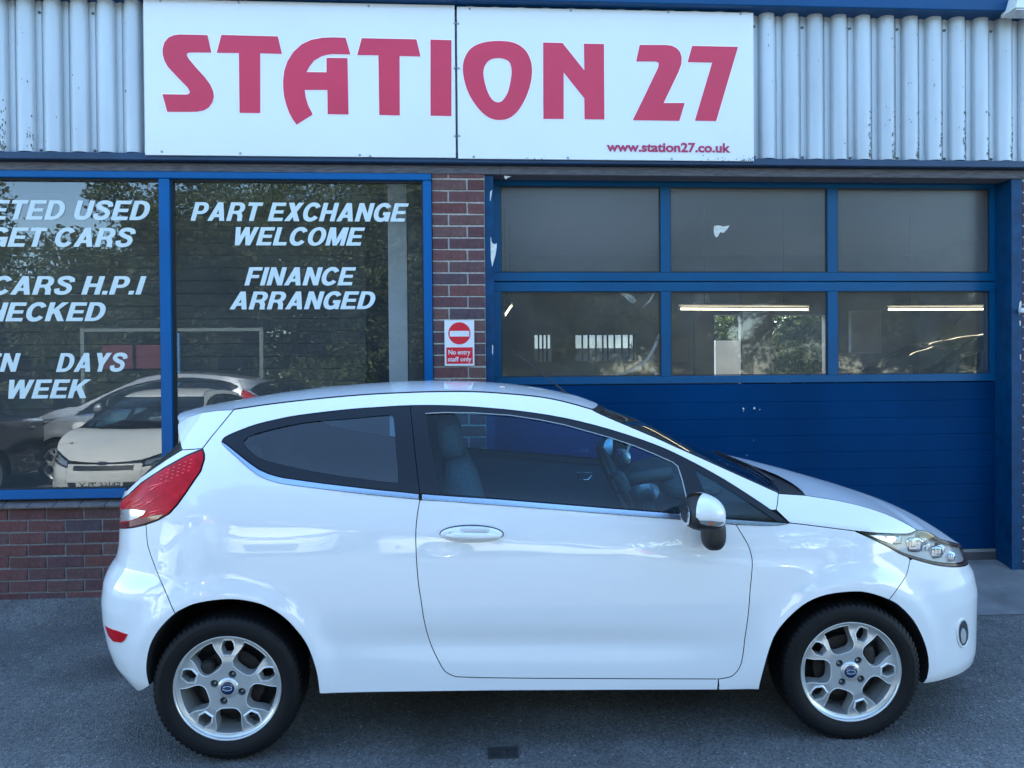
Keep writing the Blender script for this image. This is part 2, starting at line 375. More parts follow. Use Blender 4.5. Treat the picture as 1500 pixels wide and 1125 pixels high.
# sloping apron into the workshop door
XD0 = at(712, 400, YF)[0]; XD1 = at(1496, 500, YF)[0]
ap = MB(); yy = [4.40, 4.50, 4.62, 4.75, 4.9, 5.0, 5.16]; zz = [gz(4.4)+.004, gz(4.5)+.012, gz(4.62)+.035, .105, .155, .185, .212]
av = [(x, y, z) for y, z in zip(yy, zz) for x in (2.42, XD1)]
av2 = [(x, y, z) for y, z in zip([4.80, 4.9, 5.0, 5.16], [.11, .155, .185, .212]) for x in (XD0, 2.42)]
ap.add(av, [(2*i, 2*i+1, 2*i+3, 2*i+2) for i in range(len(yy)-1)]); ap.add(av2, [(2*i, 2*i+1, 2*i+3, 2*i+2) for i in range(3)])
ap.build('ramp', concrete, kind='structure')

# ------------------------------------------------------------------ the shop and workshop building
BLD = empty('garage_building', (0, YF, 0), label='single storey brick and grey clad garage building with blue window and blue workshop door', cat='building')
def bp(m, name, mats, smooth=False, parent=None, **k):       # a part of the building, world coordinates given
    o = m.build(name, mats, None, smooth, **k)
    if parent is None: o.parent = BLD; o.matrix_parent_inverse = BLD.matrix_world.inverted() if False else Matrix.Translation((0, -YF, 0))
    else: o.parent = parent; 
    return o
Z_HEAD = at(300, 243, YF)[2]; Z_CL0 = at(1300, 237, YF)[2]
X_L, X_R = -6.6, 7.2
# walls' mortar core, bricks laid on it
XW0 = -6.4; xp0, xp1 = at(633.5, 400, YF)[0], at(710.5, 400, YF)[0]
Z_SILL = at(90, 741, YF)[2]
zb0 = .075*round(.09/.075)
BH, BL, J = .065, .215, .010
brick_meshes = []
for k in range(7):
    def bmk(L):
        mb_ = MB(); j = lambda: rng.uniform(-.0018, .0018)
        b = .0025; v = []
        for (e, Y) in ((b, -.008), (0, -.005), (0, .06)):
            v += [(e+j(), Y+j()*.6, e+j()), (L-e+j(), Y+j()*.6, e+j()), (L-e+j(), Y+j()*.6, BH-e+j()), (e+j(), Y+j()*.6, BH-e+j())]
        f = [(0, 1, 2, 3)]+[(a+i, a+4+i, a+4+(i+1) % 4, a+(i+1) % 4) for a in (0, 4) for i in range(4)]
        me = bpy.data.meshes.new('brick'); me.from_pydata(v, [], [tuple(reversed(q)) for q in f] if False else f); me.materials.append(brick_m); me.update(); return me
    brick_meshes.append((bmk(BL), bmk(.1025)))
cut_cache = {}
def lay(parent, x0, x1, z0, z1, phase=0., Y=YF):
    """stretcher courses, cut at the ends"""
    n = 0; c = 0; z = z0
    while z+BH <= z1+.004:
        off = (0 if c % 2 else -(BL+J)/2)+phase
        x = x0+off-math.ceil((off)/(BL+J))*(BL+J) if off > 0 else x0+off
        while x < x1-.02:
            a, b = max(x, x0), min(x+BL, x1)
            if b-a > .02:
                L = b-a; k = random.randrange(7)
                if abs(L-BL) < .002: me = brick_meshes[k][0]
                else:
                    me = cut_cache.get((round(L, 3), k))
                    if me is None:
                        me = brick_meshes[k][0].copy()
                        for vv in me.vertices: vv.co.x *= L/BL
                        cut_cache[(round(L, 3), k)] = me
                o = link('brick', me, parent); o.location = (a, Y-.002+rng.uniform(-.0012, .0012), z+rng.uniform(-.001, .001)); o.rotation_euler = (0, rng.uniform(-.006, .006), rng.uniform(-.006, .006)); n += 1
            x += BL+J
        z += BH+J; c += 1
    return n
def wallbox(name, x0, x1, z0, z1, y0=YF-.0035, y1=YF+.22):
    return bp(MB().box(x0, x1, y0, y1, z0, z1), name, mortar)
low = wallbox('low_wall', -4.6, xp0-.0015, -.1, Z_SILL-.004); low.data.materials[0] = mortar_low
low.name = 'low_wall'
def lay_on(core, *a, **k):
    n0 = set(C.objects); lay(core, *a, **k)
    for o in set(C.objects)-n0: o.matrix_parent_inverse = core.matrix_parent_inverse.copy(); o.matrix_parent_inverse = Matrix.Identity(4)
z_top_low = Z_SILL-.006; zc0 = z_top_low-10*(.075)+.0
# phase so that perpends line up with the photograph
xj = at(67/5, 740, YF)[0]
ph = ((xj+.005)-(-4.6)) % (BL+J)
lay_on(low, -4.6, xp0-.002, zc0+.0, z_top_low, phase=ph-(BL+J))
zt = at(672, 252, YF)[2]
pier = wallbox('brick_pier', xp0+.0015, xp1, -.1, zt)
zc = at(672, 782/3+.7, YF)[2]; zs_ = zc-.075*34
# pier courses: stretcher and half bat alternate
cw = xp1-xp0
def lay_pier(core, x0, x1, z_ref, z_lo, z_hi):
    k0 = math.floor((z_lo-z_ref)/.075); z = z_ref+k0*.075; c = k0
    while z < z_hi-.02:
        L = x1-x0; h = min(BH, z_hi-z)
        cutx = x0+L*(.67 if c % 2 else .31)
        for a, b in ((x0, cutx-.005), (cutx+.005, x1)):
            me = brick_meshes[random.randrange(7)][0].copy()
            for vv in me.vertices:
                vv.co.x *= (b-a)/BL; vv.co.z *= h/BH
            o = link('brick', me, core); o.location = (a, YF-.002, z)
        z += .075; c += 1
lay_pier(pier, xp0+.002, xp1-.002, zc-.075*2, .02, zt)
xq0 = XD1+.002
rp = wallbox('right_pier', xq0, xq0+.9, -.1, zt)
lay_on(rp, xq0+.002, xq0+.898, .0, zt, phase=.06)
# side and back walls, roof, inner partition
E_ = MB(); E_.box(X_L, -4.62, YF+.004, YF+.22, -.1, Z_HEAD); E_.box(xq0+.9, X_R, YF+.004, YF+.22, -.1, Z_HEAD); bp(E_, 'outer_wall', brick_m)
bp(MB().box(X_L, X_L+.2, YF+.22, 13, -.1, 4.3).box(X_R-.2, X_R, YF+.22, 13, -.1, 4.3), 'side_wall', room_wall)
bp(MB().box(X_L-.1, X_R+.1, YF-.02, 13.3, 4.32, 4.42), 'roof', roof_m)
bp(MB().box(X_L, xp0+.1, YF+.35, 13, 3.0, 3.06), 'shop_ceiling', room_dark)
bp(MB().box(xp0+.12, xp0+.24, YF+.22, 13, 0, 4.3), 'partition_wall', room_wall)
bp(MB().box(X_L+.2, X_R-.2, YF+.23, 13.2, .10, .175), 'inner_floor', room_wall)
# cladding backing wall
bp(MB().box(X_L, X_R, YF+.03, YF+.2, Z_HEAD-.005, 4.3), 'backing_wall', roof_m)

# -- corrugated cladding: sheets of five ribs
P_RIB = 0.1592
xr0 = at(42, 120, YF)[0]; off = (at(1121, 120, YF)[0]-xr0)/P_RIB; P_RIB = (at(1121, 120, YF)[0]-xr0)/round(off)
prof = []
for k in range(11):
    a = pi*k/10; prof.append((-.0515*cos(a)*1.0, -.056*(sin(a)**.70)))
prof = [(-.0535, -.001)]+prof+[(.0535, -.001), (.066, -.0), (.069, -.007), (.0795, -.008), (.090, -.007), (.093, -.0), (.1058, -.001)]
ztop = 3.86
k0, k1 = -20, 60
kk = k0
while kk < k1:
    n = min(5, k1-kk); v = []; f = []
    zlo = Z_CL0+rng.uniform(-.002, .002); col = []
    for i in range(n):
        for (dx, dy) in prof: col.append((xr0+(kk+i)*P_RIB+dx, YF-.01+dy+.0003*((kk//5) % 2)))
    m_ = len(col)
    for (x, y) in col: v += [(x, y, zlo), (x, y, ztop)]
    for i in range(m_-1): f.append((2*i, 2*i+2, 2*i+3, 2*i+1))
    mb_ = MB(); mb_.add(v, f)
    cap = MB()
    o = bp(mb_, 'cladding_sheet', clad, smooth=True); auto_smooth(o, 40)
    kk += n
sc = MB()
for k in range(k0, k1):
    if k % 2 == 0:
        for z in (at(1300, 45, YF)[2], at(1300, 233, YF)[2]):
            x = xr0+k*P_RIB+.0795; sc.lathe([(.0005, -.013), (.006, -.012), (.0075, -.008), (.0075, 0), (.011, .001), (.011, .004)], (x, YF-.018, z), n=8)
bp(sc, 'fixing_screws', screw_m, kind='stuff')
# fascia over the cladding, flashing and timber under it
zf = at(1300, 18, YF-.10)[2]
bp(MB().box(X_L, X_R, YF-.15, YF+.03, zf, 4.3, bev=.006), 'fascia_board', blue_fascia)
zA, zB, zC = at(900, 234.5, YF)[2], at(900, 245, YF)[2], at(900, 258, YF)[2]
bp(MB().box(X_L, X_R, YF-.072, YF+.02, zB+.001, zA-.001, bev=.004), 'flashing_strip', mat('flashing_blue', (.008, .032, .08), rough=.5, noise=(4, .2)))
tm = MB().box(X_L, xp1+.1, YF-.018, YF+.19, at(300, 253, YF)[2], zB-.001, bev=.004).box(xp1+.102, X_R, YF-.018, YF+.19, zC, zB-.001, bev=.004)
bp(tm, 'timber_lintel', timber)

# -- shop window
WY = YF+.012
def X(u, v=450): return at(u, v, WY)[0]
x_r1 = xp0-.002; x_r0 = X(621.5); x_m0, x_m1 = X(239, 450)-.004, X(253.5, 450); x_l0 = -4.6
z_h1 = at(300, 254, WY)[2]; z_h0 = at(120, 262.5, WY)[2]; z_s1 = at(90, 716, WY)[2]; z_s0 = at(90, 729.5, WY)[2]
fr = MB(); Y0, Y1 = YF-.030, YF+.06
fr.box(x_l0, x_r1, Y0, Y1, z_h0, z_h1, bev=.004); fr.box(x_l0, x_r1, Y0, Y1, z_s0, z_s1, bev=.004)
for a, b in ((x_r0, x_r1), (x_m0, x_m1), (x_l0, x_l0+.06), (x_m0-1.75, x_m0-1.69)): fr.box(a, b, Y0+.003, Y1-.003, z_s1+.0005, z_h0-.0005, bev=.004)
bd = .012
WIN = bp(fr, 'window_frame', mat('blue_window_frame', (.0008, .085, .26), spec=.3, rough=.42, noise=(3, .08), bump=(25, .08, .003)))
gk = MB()
for a, b in ((x_m0-1.69, x_m0), (x_m1, x_r0), (x_l0+.06, x_m0-1.75)):
    for q in ((a, b, z_h0-bd, z_h0), (a, b, z_s1, z_s1+bd*.6), (a, a+bd, z_s1+bd*.6, z_h0-bd), (b-bd, b, z_s1+bd*.6, z_h0-bd)): gk.box(q[0]+.0004, q[1]-.0004, YF+.0, YF+.034, q[2]+.0004, q[3]-.0004)
bp(gk, 'glazing_bead', black_plastic, parent=WIN)
PANES = []
for a, b in ((x_m0-1.69, x_m0), (x_m1, x_r0), (x_l0+.06, x_m0-1.75)):
    PANES.append(bp(MB().add([(a, YF+.022, z_s1), (b, YF+.022, z_s1), (b, YF+.022, z_h0), (a, YF+.022, z_h0)], [(0, 1, 2, 3)]), 'pane', shop_glass, parent=WIN))
# sill tiles
tl = .1535; x = at(48/4.6875, 730, YF)[0]-tl*9
while x < x_r1-.03:
    b = min(x+tl-.006, x_r1)
    if x > -4.6:
        z0, z1 = Z_SILL-.003, z_s0-.001; t = MB()
        v = [(x, YF-.055, z0+.002), (b, YF-.055, z0+.002), (b, YF-.055, z0+.012), (x, YF-.055, z0+.012), (x, YF+.05, z1), (b, YF+.05, z1), (b, YF+.05, z0), (x, YF+.05, z0)]
        t.add(v, [(0, 1, 2, 3), (3, 2, 5, 4), (4, 5, 6, 7), (7, 6, 1, 0), (0, 3, 4, 7), (1, 6, 5, 2)]); bp(t, 'sill_tile', tile_m)
    x += tl

# -- lettering
_txt = {}
def text_mesh(s, shear=0., bold=0., space=1.0):
    cu_ = bpy.data.curves.new('t', 'FONT'); cu_.body = s; cu_.shear = 0; cu_.offset = bold; cu_.space_character = space; cu_.resolution_u = 6
    o = bpy.data.objects.new('t', cu_); C.objects.link(o); bpy.context.view_layer.update()
    dg = bpy.context.evaluated_depsgraph_get(); me = bpy.data.meshes.new_from_object(o.evaluated_get(dg))
    bpy.data.objects.remove(o); bpy.data.curves.remove(cu_)
    v = np.zeros(len(me.vertices)*3); me.vertices.foreach_get('co', v); v = v.reshape(-1, 3)[:, :2]
    f = [tuple(p.vertices) for p in me.polygons]; bpy.data.meshes.remove(me); return v, f
def text_fit(mb, s, x0, x1, z0, z1, Y, bold=.02, shear=0., m=0, space=1., cap=None, thick=0):
    v, f = text_mesh(s, bold=bold, space=space)
    cv, _ = text_mesh(cap or s, bold=bold); b0, b1 = cv[:, 1].min(), cv[:, 1].max()
    zz_ = z0+(v[:, 1]-b0)/(b1-b0)*(z1-z0)
    sh = shear*(zz_-z0); xw = (v[:, 0]-v[:, 0].min())/(v[:, 0].max()-v[:, 0].min())
    # shear, then fit the slanted width
    w_ = x1-x0; xx = xw*w_; q = xx+sh; q = (q-q.min())/(q.max()-q.min())*w_+x0
    if thick:
        P_ = [(a, Y, b) for a, b in zip(q, zz_)]
        mb.add(P_, [tuple(t) for t in f], m)
    else: mb.add([(a, Y, b) for a, b in zip(q, zz_)], [tuple(t) for t in f], m)
    return mb
def _arc(cx, cy, rx, ry, a0, a1, n=18, e=2.15):
    o = []
    for k in range(n+1):
        a = radians(a0+(a1-a0)*k/n); c_, s_ = cos(a), sin(a); o.append((cx+rx*math.copysign(abs(c_)**(2/e), c_), cy+ry*math.copysign(abs(s_)**(2/e), s_)))
    return o
def _rc(x0, y0, x1, y1): return [(x0, y0), (x1, y0), (x1, y1), (x0, y1)]
def _stroke(p, t):
    p = np.array(p, float); d = np.gradient(p, axis=0); d /= np.linalg.norm(d, axis=1)[:, None]; n = np.stack([-d[:, 1], d[:, 0]], 1)*t/2
    return [tuple(q) for q in p+n]+[tuple(q) for q in (p-n)[::-1]]
_ST = _rc(0, 0, .215, 1)
GL = {
 'E': (.66, [_ST, _rc(0, .82, .64, 1), _rc(0, .415, .60, .585), _rc(0, 0, .66, .18)], []),
 'F': (.62, [_ST, _rc(0, .82, .62, 1), _rc(0, .40, .56, .575)], []),
 'L': (.60, [_ST, _rc(0, 0, .60, .18)], []),
 'T': (.65, [_rc(0, .82, .65, 1), _rc(.2175, 0, .4325, 1)], []),
 'H': (.71, [_ST, _rc(.495, 0, .71, 1), _rc(0, .41, .71, .595)], []),
 'I': (.215, [_ST], []), '.': (.2, [_rc(0, 0, .2, .2)], []),
 'N': (.71, [_ST, _rc(.495, 0, .71, 1), [(0, 1), (.215, 1), (.71, 0), (.495, 0)]], []),
 'M': (.86, [_rc(0, 0, .2, 1), _rc(.66, 0, .86, 1), [(0, 1), (.27, 1), (.52, 0), (.34, 0)], [(.59, 1), (.86, 1), (.52, 0), (.34, 0)]], []),
 'W': (1.04, [[(0, 1), (.215, 1), (.39, 0), (.18, 0)], [(.18, 0), (.39, 0), (.62, 1), (.42, 1)], [(.42, 1), (.62, 1), (.86, 0), (.65, 0)], [(.65, 0), (.86, 0), (1.04, 1), (.825, 1)]], []),
 'A': (.77, [[(0, 0), (.225, 0), (.50, 1), (.27, 1)], [(.27, 1), (.50, 1), (.77, 0), (.545, 0)], _rc(.17, .2, .6, .365)], []),
 'K': (.76, [_ST, [(.15, .27), (.15, .53), (.48, 1), (.75, 1)], [(.27, .45), (.43, .64), (.77, 0), (.51, 0)]], []),
 'Y': (.70, [[(0, 1), (.24, 1), (.4575, .43), (.2425, .36)], [(.46, 1), (.70, 1), (.4575, .36), (.2425, .43)], _rc(.2425, 0, .4575, .42)], []),
 'X': (.70, [[(0, 0), (.25, 0), (.70, 1), (.45, 1)], [(0, 1), (.25, 1), (.70, 0), (.45, 0)]], []),
 'O': (.79, [_arc(.395, .5, .395, .515, 0, 360, 40)[:-1]], [_arc(.395, .5, .18, .345, 0, 360, 30)[:-1]]),
 'C': (.73, [_stroke(_arc(.385, .5, .285, .415, 34, 326, 34), .21)], []),
 'G': (.76, [_stroke(_arc(.385, .5, .285, .415, 36, 312, 34), .21), _rc(.42, .34, .76, .51), _rc(.60, .0, .76, .5), _rc(.50, .12, .70, .34)], []),
 'S': (.68, [_stroke(cat_smooth([(.60, .68), (.55, .84), (.34, .915), (.15, .86), (.125, .71), (.28, .575), (.46, .49), (.56, .34), (.51, .15), (.32, .083), (.13, .15), (.08, .33)], 5), .2)], []),
 'U': (.70, [_stroke(cat_smooth([(.1075, 1), (.1075, .7), (.1075, .4), (.155, .17), (.35, .09), (.545, .17), (.5925, .4), (.5925, .7), (.5925, 1)], 4), .215)], []),
 'D': (.72, [[(0, 0), (.30, 0)]+_arc(.30, .5, .42, .5, -88, 88, 20)+[(.30, 1), (0, 1)]], [[(.215, .175), (.30, .175)]+_arc(.30, .5, .205, .325, -85, 85, 16)+[(.30, .825), (.215, .825)]]),
 'P': (.67, [[(0, 0), (.215, 0), (.215, .36), (.37, .36)]+_arc(.37, .68, .30, .32, -86, 86, 18)+[(.37, 1), (0, 1)]], [[(.215, .53), (.36, .53)]+_arc(.36, .68, .10, .15, -80, 80, 12)+[(.36, .83), (.215, .83)]]),
 'R': (.73, [[(0, 0), (.215, 0), (.215, .38), (.38, .38)]+_arc(.38, .69, .32, .31, -86, 86, 18)+[(.38, 1), (0, 1)], [(.36, .42), (.60, .44), (.68, .28), (.69, .10), (.73, 0), (.49, 0), (.465, .24)]], [[(.215, .54), (.37, .54)]+_arc(.37, .69, .11, .145, -80, 80, 12)+[(.37, .835), (.215, .835)]])}
def glyph_text(s, x0, x1, z0, z1, Y, shear):
    V, Fc = [], []; pen = 0.
    for ch in s:
        if ch == ' ': pen += .34; continue
        w_, polys, hs = GL[ch]; loops = polys+hs; vv = []; ee = []
        for L_ in loops:
            n = len(vv); vv += L_; ee += [(n+i, n+(i+1) % len(L_)) for i in range(len(L_))]
        r = delaunay_2d_cdt([Vector(q) for q in vv], ee, [], 0, 1e-6); v = np.array([tuple(q) for q in r[0]]); f = np.array(r[2]); cen = v[f].mean(1)
        ok = np.zeros(len(f), bool)
        for L_ in polys: ok |= pip(cen, L_)
        for L_ in hs: ok &= ~pip(cen, L_)
        f = f[ok]; n = len(V); V += [(q[0]+pen, q[1]) for q in v]; Fc += [tuple(int(i)+n for i in t) for t in f]; pen += w_+.085
    V = np.array(V); x = V[:, 0]+shear*V[:, 1]*1.0; x = (x-x.min())/(x.max()-x.min())*(x1-x0)+x0
    return MB().add([(a, Y, z0+b*(z1-z0)) for a, b in zip(x, V[:, 1])], Fc)
LY = YF+.019
def wtext(s, u0, u1, v0, v1, um=None, cap='H'):
    a = at(u0, v1, LY); b = at(u1, v1, LY); c = at((u0+u1)/2, v0, LY); d = at((u0+u1)/2, v1, LY)
    m_ = glyph_text(s, a[0], b[0], d[2], c[2], LY, .24)
    pn = PANES[0] if u1 < 240 else PANES[1]
    bp(m_, 'window_lettering', letter_white, parent=WIN)
for a in (('ETED USED', -17, 220, 293.5, 322), ('GET CARS', -17, 199, 333.5, 361.5), ('CARS H.P.I', -13, 215, 404.5, 431.5), ('HECKED', -22, 155, 443, 470.5), ('EN', -26, 31, 517.5, 544.5),
          ('DAYS', 82, 187, 517, 544.5), ('WEEK', 12, 134, 556, 583.5), ('PART EXCHANGE', 279, 599, 297, 324), ('WELCOME', 344, 535, 333, 359.5), ('FINANCE', 358, 522, 391.5, 418), ('ARRANGED', 336, 550, 427, 453)):
    wtext(*a)

# shop interior
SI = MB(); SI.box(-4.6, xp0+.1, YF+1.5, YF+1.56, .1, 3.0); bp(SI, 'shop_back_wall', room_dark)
zz_ = 1.0
for i in range(16):
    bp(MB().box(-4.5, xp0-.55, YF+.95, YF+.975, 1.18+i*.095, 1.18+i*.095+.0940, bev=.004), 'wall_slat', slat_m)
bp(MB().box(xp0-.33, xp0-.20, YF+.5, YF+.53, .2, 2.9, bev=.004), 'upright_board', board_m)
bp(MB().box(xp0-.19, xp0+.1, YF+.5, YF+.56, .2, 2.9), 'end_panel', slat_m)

# -- workshop door
DY = 5.10
def D(u, v): return at(u, v, DY)
xd0, xd1 = D(724, 500)[0], D(1471, 500)[0]
DOOR = None
rows = [(at(1000, 274, DY)[2], at(1000, 399, DY)[2]), (at(1000, 427, DY)[2], at(1000, 550.5, DY)[2])]
cols = [(D(733.5, 400)[0], D(968, 400)[0]), (D(982, 400)[0], D(1212.5, 400)[0]), (D(1227, 400)[0], D(1450, 400)[0])]
zdt = at(1000, 256, DY)[2]; z_mid = at(1000, 412.5, DY)[2]; z_b = at(1000, 562.5, DY)[2]
zbot = at(1467, 803, DY)[2]
DOOR = bp(MB().box(xd0, xd1, DY+.035, DY+.05, zbot, z_b), 'workshop_door', blue_door)
def sect(z0, z1, pz0, pz1):
    s_ = MB(); Y0, Y1 = DY, DY+.04; g = .003
    s_.box(xd0, xd1, Y0, Y1, z0+g, pz0-.0005, bev=.003); s_.box(xd0, xd1, Y0, Y1, pz1+.0005, z1-g, bev=.003)
    xe = [xd0]+[q for c in cols for q in c]+[xd1]
    for i in range(0, len(xe), 2): s_.box(xe[i], xe[i+1], Y0, Y1, pz0, pz1)
    bp(s_, 'glazed_section', blue_frame, parent=DOOR)
    for (a, b) in cols:
        bp(MB().box(a+.001, b-.001, DY+.006, DY+.012, pz0+.001, pz0+.007).box(a+.001, b-.001, DY+.006, DY+.012, pz1-.007, pz1-.001).box(a+.001, a+.007, DY+.006, DY+.012, pz0+.0075, pz1-.0075).box(b-.007, b-.001, DY+.006, DY+.012, pz0+.0075, pz1-.0075), 'glazing_bead', black_plastic, parent=DOOR)
        bp(MB().add([(a, DY+.016, pz0), (b, DY+.016, pz0), (b, DY+.016, pz1), (a, DY+.016, pz1)], [(0, 1, 2, 3)]), 'pane', door_glass_hi if z0 > z_mid-.01 else door_glass_lo, parent=DOOR)
sect(z_mid, zdt, rows[0][1], rows[0][0]); sect(z_b, z_mid, rows[1][1], rows[1][0])
# ribbed panels of the lower door
seams = [562.5, 589, 614, 639, 663.5, 689, 714, 739.5, 764.5, 789.5]
zz_ = [at(1100, s, DY)[2] for s in seams]+[zbot]
for i in range(len(zz_)-1):
    a, b = zz_[i+1], zz_[i]; p = MB()
    pr = [(a+.0005, 0), (a+.0028, -.0016), (b-.0028, -.0016), (b-.0005, 0)]
    v = []
    for x in (xd0, xd1):
        v += [(x, DY+.03, a+.0005)]+[(x, DY+.002+dy, z) for z, dy in pr]+[(x, DY+.03, b-.0005)]
    p.add(v, [(k, 6+k, 7+k, k+1) for k in range(5)]+[(0, 1, 2, 3, 4, 5), (11, 10, 9, 8, 7, 6)])
    bp(p, 'door_panel', blue_door, parent=DOOR)
bp(MB().box(xd0, xd1, DY-.004, DY+.03, zbot-.022, zbot-.001), 'bottom_seal', mat('seal_grey', (.22, .22, .22), rough=.5, metal=.3), parent=DOOR)
bp(MB().box(xd0-.02, xd1+.06, DY-.01, DY+.2, .10, zbot-.023), 'door_threshold', mat('threshold', (.05, .05, .055), rough=.8), parent=None)
# chips where paint is gone
def blob(u, v, Y, r, n=9, el=1.):
    c = at(u, v, Y); out = []
    for k in range(n):
        a = 2*pi*k/n; q = r*rng.uniform(.55, 1.15); out.append((c[0]+q*cos(a), Y, c[2]+q*sin(a)*el))
    return out
cm = MB()
for (u, v, r, e) in ((1088.8, 598.5, .011, 1), (1089.2, 602, .004, 2), (1105, 598, .013, .9), (1113, 600, .006, .8), (1104, 645, .003, 1.5), (1094, 667, .002, 4)):
    b = blob(u, v, DY-.0035, r*.75, n=11, el=e); cm = MB(); cm.add(b, [tuple(range(len(b)))]); bp(cm, 'paint_chip', peel, parent=DOOR)
pt = MB()
v = [at(u, v_, DY+.0135) for u, v_ in ((1045.5, 338), (1046, 331), (1052, 330), (1060, 332), (1069, 330), (1065, 336), (1060, 341), (1055, 340), (1052, 346), (1049, 348), (1046, 343))]
pt.add(v, [tuple(range(len(v)))]); bp(pt, 'sticker_remnant', peel, parent=DOOR)
# smear arcs on the lower left pane
def ribbon(mb, pts, wds, Y, dy=0):
    L_ = []; R_ = []
    for i, (u, v_) in enumerate(pts):
        a = np.array(pts[max(i-1, 0)], float); b = np.array(pts[min(i+1, len(pts)-1)], float); d = (b-a)/np.linalg.norm(b-a); n = np.array([-d[1], d[0]])*wds[i]/2
        L_.append(at(u+n[0], v_+n[1], Y)); R_.append(at(u-n[0], v_-n[1], Y))
    N_ = len(pts); mb.add(L_+R_, [(i, i+1, N_+i+1, N_+i) for i in range(N_-1)])
smear = glass('smear', (1, 1, 1), ior=1.05, dirt=.42, dirtcol=(.62, .58, .5), dscale=14, dirtlow=.2)
sm = MB(); ribbon(sm, cat_smooth([(900, 549), (925, 543), (945, 529), (957, 512), (966, 490)], 5), list(np.interp(range(21), [0, 8, 20], [1.5, 5, 4])), DY+.0145); bp(sm, 'smear', smear, parent=DOOR)
sm = MB(); ribbon(sm, cat_smooth([(909, 429), (918, 433), (928, 441), (930, 443)], 4), list(np.interp(range(13), [0, 6, 12], [2, 10, 4])), DY+.0145); bp(sm, 'smear', smear, parent=DOOR)
sm = MB(); ribbon(sm, [(958, 429), (952, 440), (940, 452)], [3, 3, 1], DY+.0145); bp(sm, 'smear', smear, parent=DOOR)
sm = MB(); ribbon(sm, [(957, 541), (962, 549)], [2, 4], DY+.0145); bp(sm, 'smear', smear, parent=DOOR)
sm = MB(); ribbon(sm, [(1228, 530), (1231, 540)], [3, 3], DY+.0145); bp(sm, 'smear', smear, parent=DOOR)

# jambs and head
jm = MB(); zj0 = .10
jm.box(xp1+.001, at(724, 500, YF+.03)[0], YF+.002, DY+.12, zj0, zC-.001, bev=.004)
bp(jm, 'door_jamb', blue_old)
j2 = MB(); j2.box(at(1477, 500, YF+.02)[0], XD1+.0, YF-.012, DY+.12, zj0, zC-.001, bev=.004); bp(j2, 'door_jamb', blue_old)
bp(MB().box(at(724, 500, YF+.03)[0]+.001, at(1477, 500, YF+.02)[0]-.001, DY-.03, DY+.12, zdt+.004, zC-.001, bev=.003), 'door_head', blue_old)
bp(MB().box(xd1+.001, at(1477, 500, YF+.02)[0]-.001, DY+.02, DY+.1, zj0, zdt, ), 'door_track', mat('track_dark', (.01, .02, .05), rough=.6))
pf = MB()
for pts in (((717.6, 294), (718, 281), (721, 278), (720, 285), (718.5, 294)), ((718.5, 346), (720.5, 355), (724, 358), (727.5, 356), (727.8, 361), (725.5, 375), (721, 391), (719, 378)), ((738, 257.5), (749, 258.5), (744, 260), (740.5, 263)), ((721, 505), (722.5, 506), (722, 520), (720.8, 518))):
    b = [at(u, v_, YF-.001) for u, v_ in pts]; pf.add(b, [tuple(range(len(b)))])
for pts in (((1493.5, 443), (1496, 440), (1496.5, 447), (1493, 462), (1492, 455)), ((1493, 470), (1495.5, 470), (1495, 478), (1493.6, 476)), ((1494, 520), (1495.6, 519), (1495.5, 528), (1494.3, 526))):
    b = [at(u, v_, YF-.014) for u, v_ in pts]; pf.add(b, [tuple(range(len(b)))])
bp(pf, 'peeling_paint', peel)

# -- workshop interior: back wall with openings, posts, bars
BY = 11.5
def R(u0, v0, u1, v1, Y=BY): a = at(u0, v0, Y); b = at(u1, v1, Y); return (a[0], b[0], b[2], a[2])
holes = [R(783, 490, 808, 530), R(843, 490, 932, 528), R(1046, 461, 1089, 600), R(1131, 461, 1213, 600)]
xsb = sorted({xp0+.24, X_R-.2}|{h[0] for h in holes}|{h[1] for h in holes}); zsb = sorted({.17, 4.3}|{h[2] for h in holes}|{h[3] for h in holes})
bw = MB()
for i in range(len(xsb)-1):
    for j in range(len(zsb)-1):
        cx, cz = (xsb[i]+xsb[i+1])/2, (zsb[j]+zsb[j+1])/2
        if any(h[0] < cx < h[1] and h[2] < cz < h[3] for h in holes): continue
        bw.box(xsb[i], xsb[i+1], BY, BY+.2, zsb[j], zsb[j+1])
bp(bw, 'back_wall', room_wall)
bp(MB().box(xp0+.3, X_R-.2, YF+.3, BY, 3.3, 3.36), 'workshop_ceiling', mat('ceiling_board', (.45, .44, .42), rough=.9))
bars = MB()
for u in (789, 795, 801, 853, 862, 873, 883, 890, 900, 911, 921, 928):
    a = at(u, 510, BY+.05); bars.box(a[0]-.012, a[0]+.012, BY+.04, BY+.06, holes[0][2], holes[0][3])
bp(bars, 'window_bars', black_plastic)
dim_glass = glass('dimming_glass', (.16, .18, .22), ior=1.5, dirt=.5, dirtcol=(.4, .4, .42), dscale=4)
for h in holes[:2]: bp(MB().add([(h[0], BY+.12, h[2]), (h[1], BY+.12, h[2]), (h[1], BY+.12, h[3]), (h[0], BY+.12, h[3])], [(0, 1, 2, 3)]), 'rear_window', dim_glass)
wb = R(961, 497, 1007, 530, 10.9); bp(MB().box(wb[0], wb[1], 10.9, 10.95, wb[2], wb[3], bev=.005), 'white_board', board_m)
for (u0, v0, u1, v1, Y, mm) in ((1247, 455, 1291, 517, 10.8, board_m), (1048, 499, 1089, 552, 12.2, board_m), (1088, 430, 1131, 600, 9.5, room_wall), (1018, 430, 1040, 600, 9.0, room_wall)):
    q = R(u0, v0, u1, v1, Y); bp(MB().box(q[0], q[1], Y, Y+.08, q[2], q[3], bev=.005), 'upright_panel', mm)
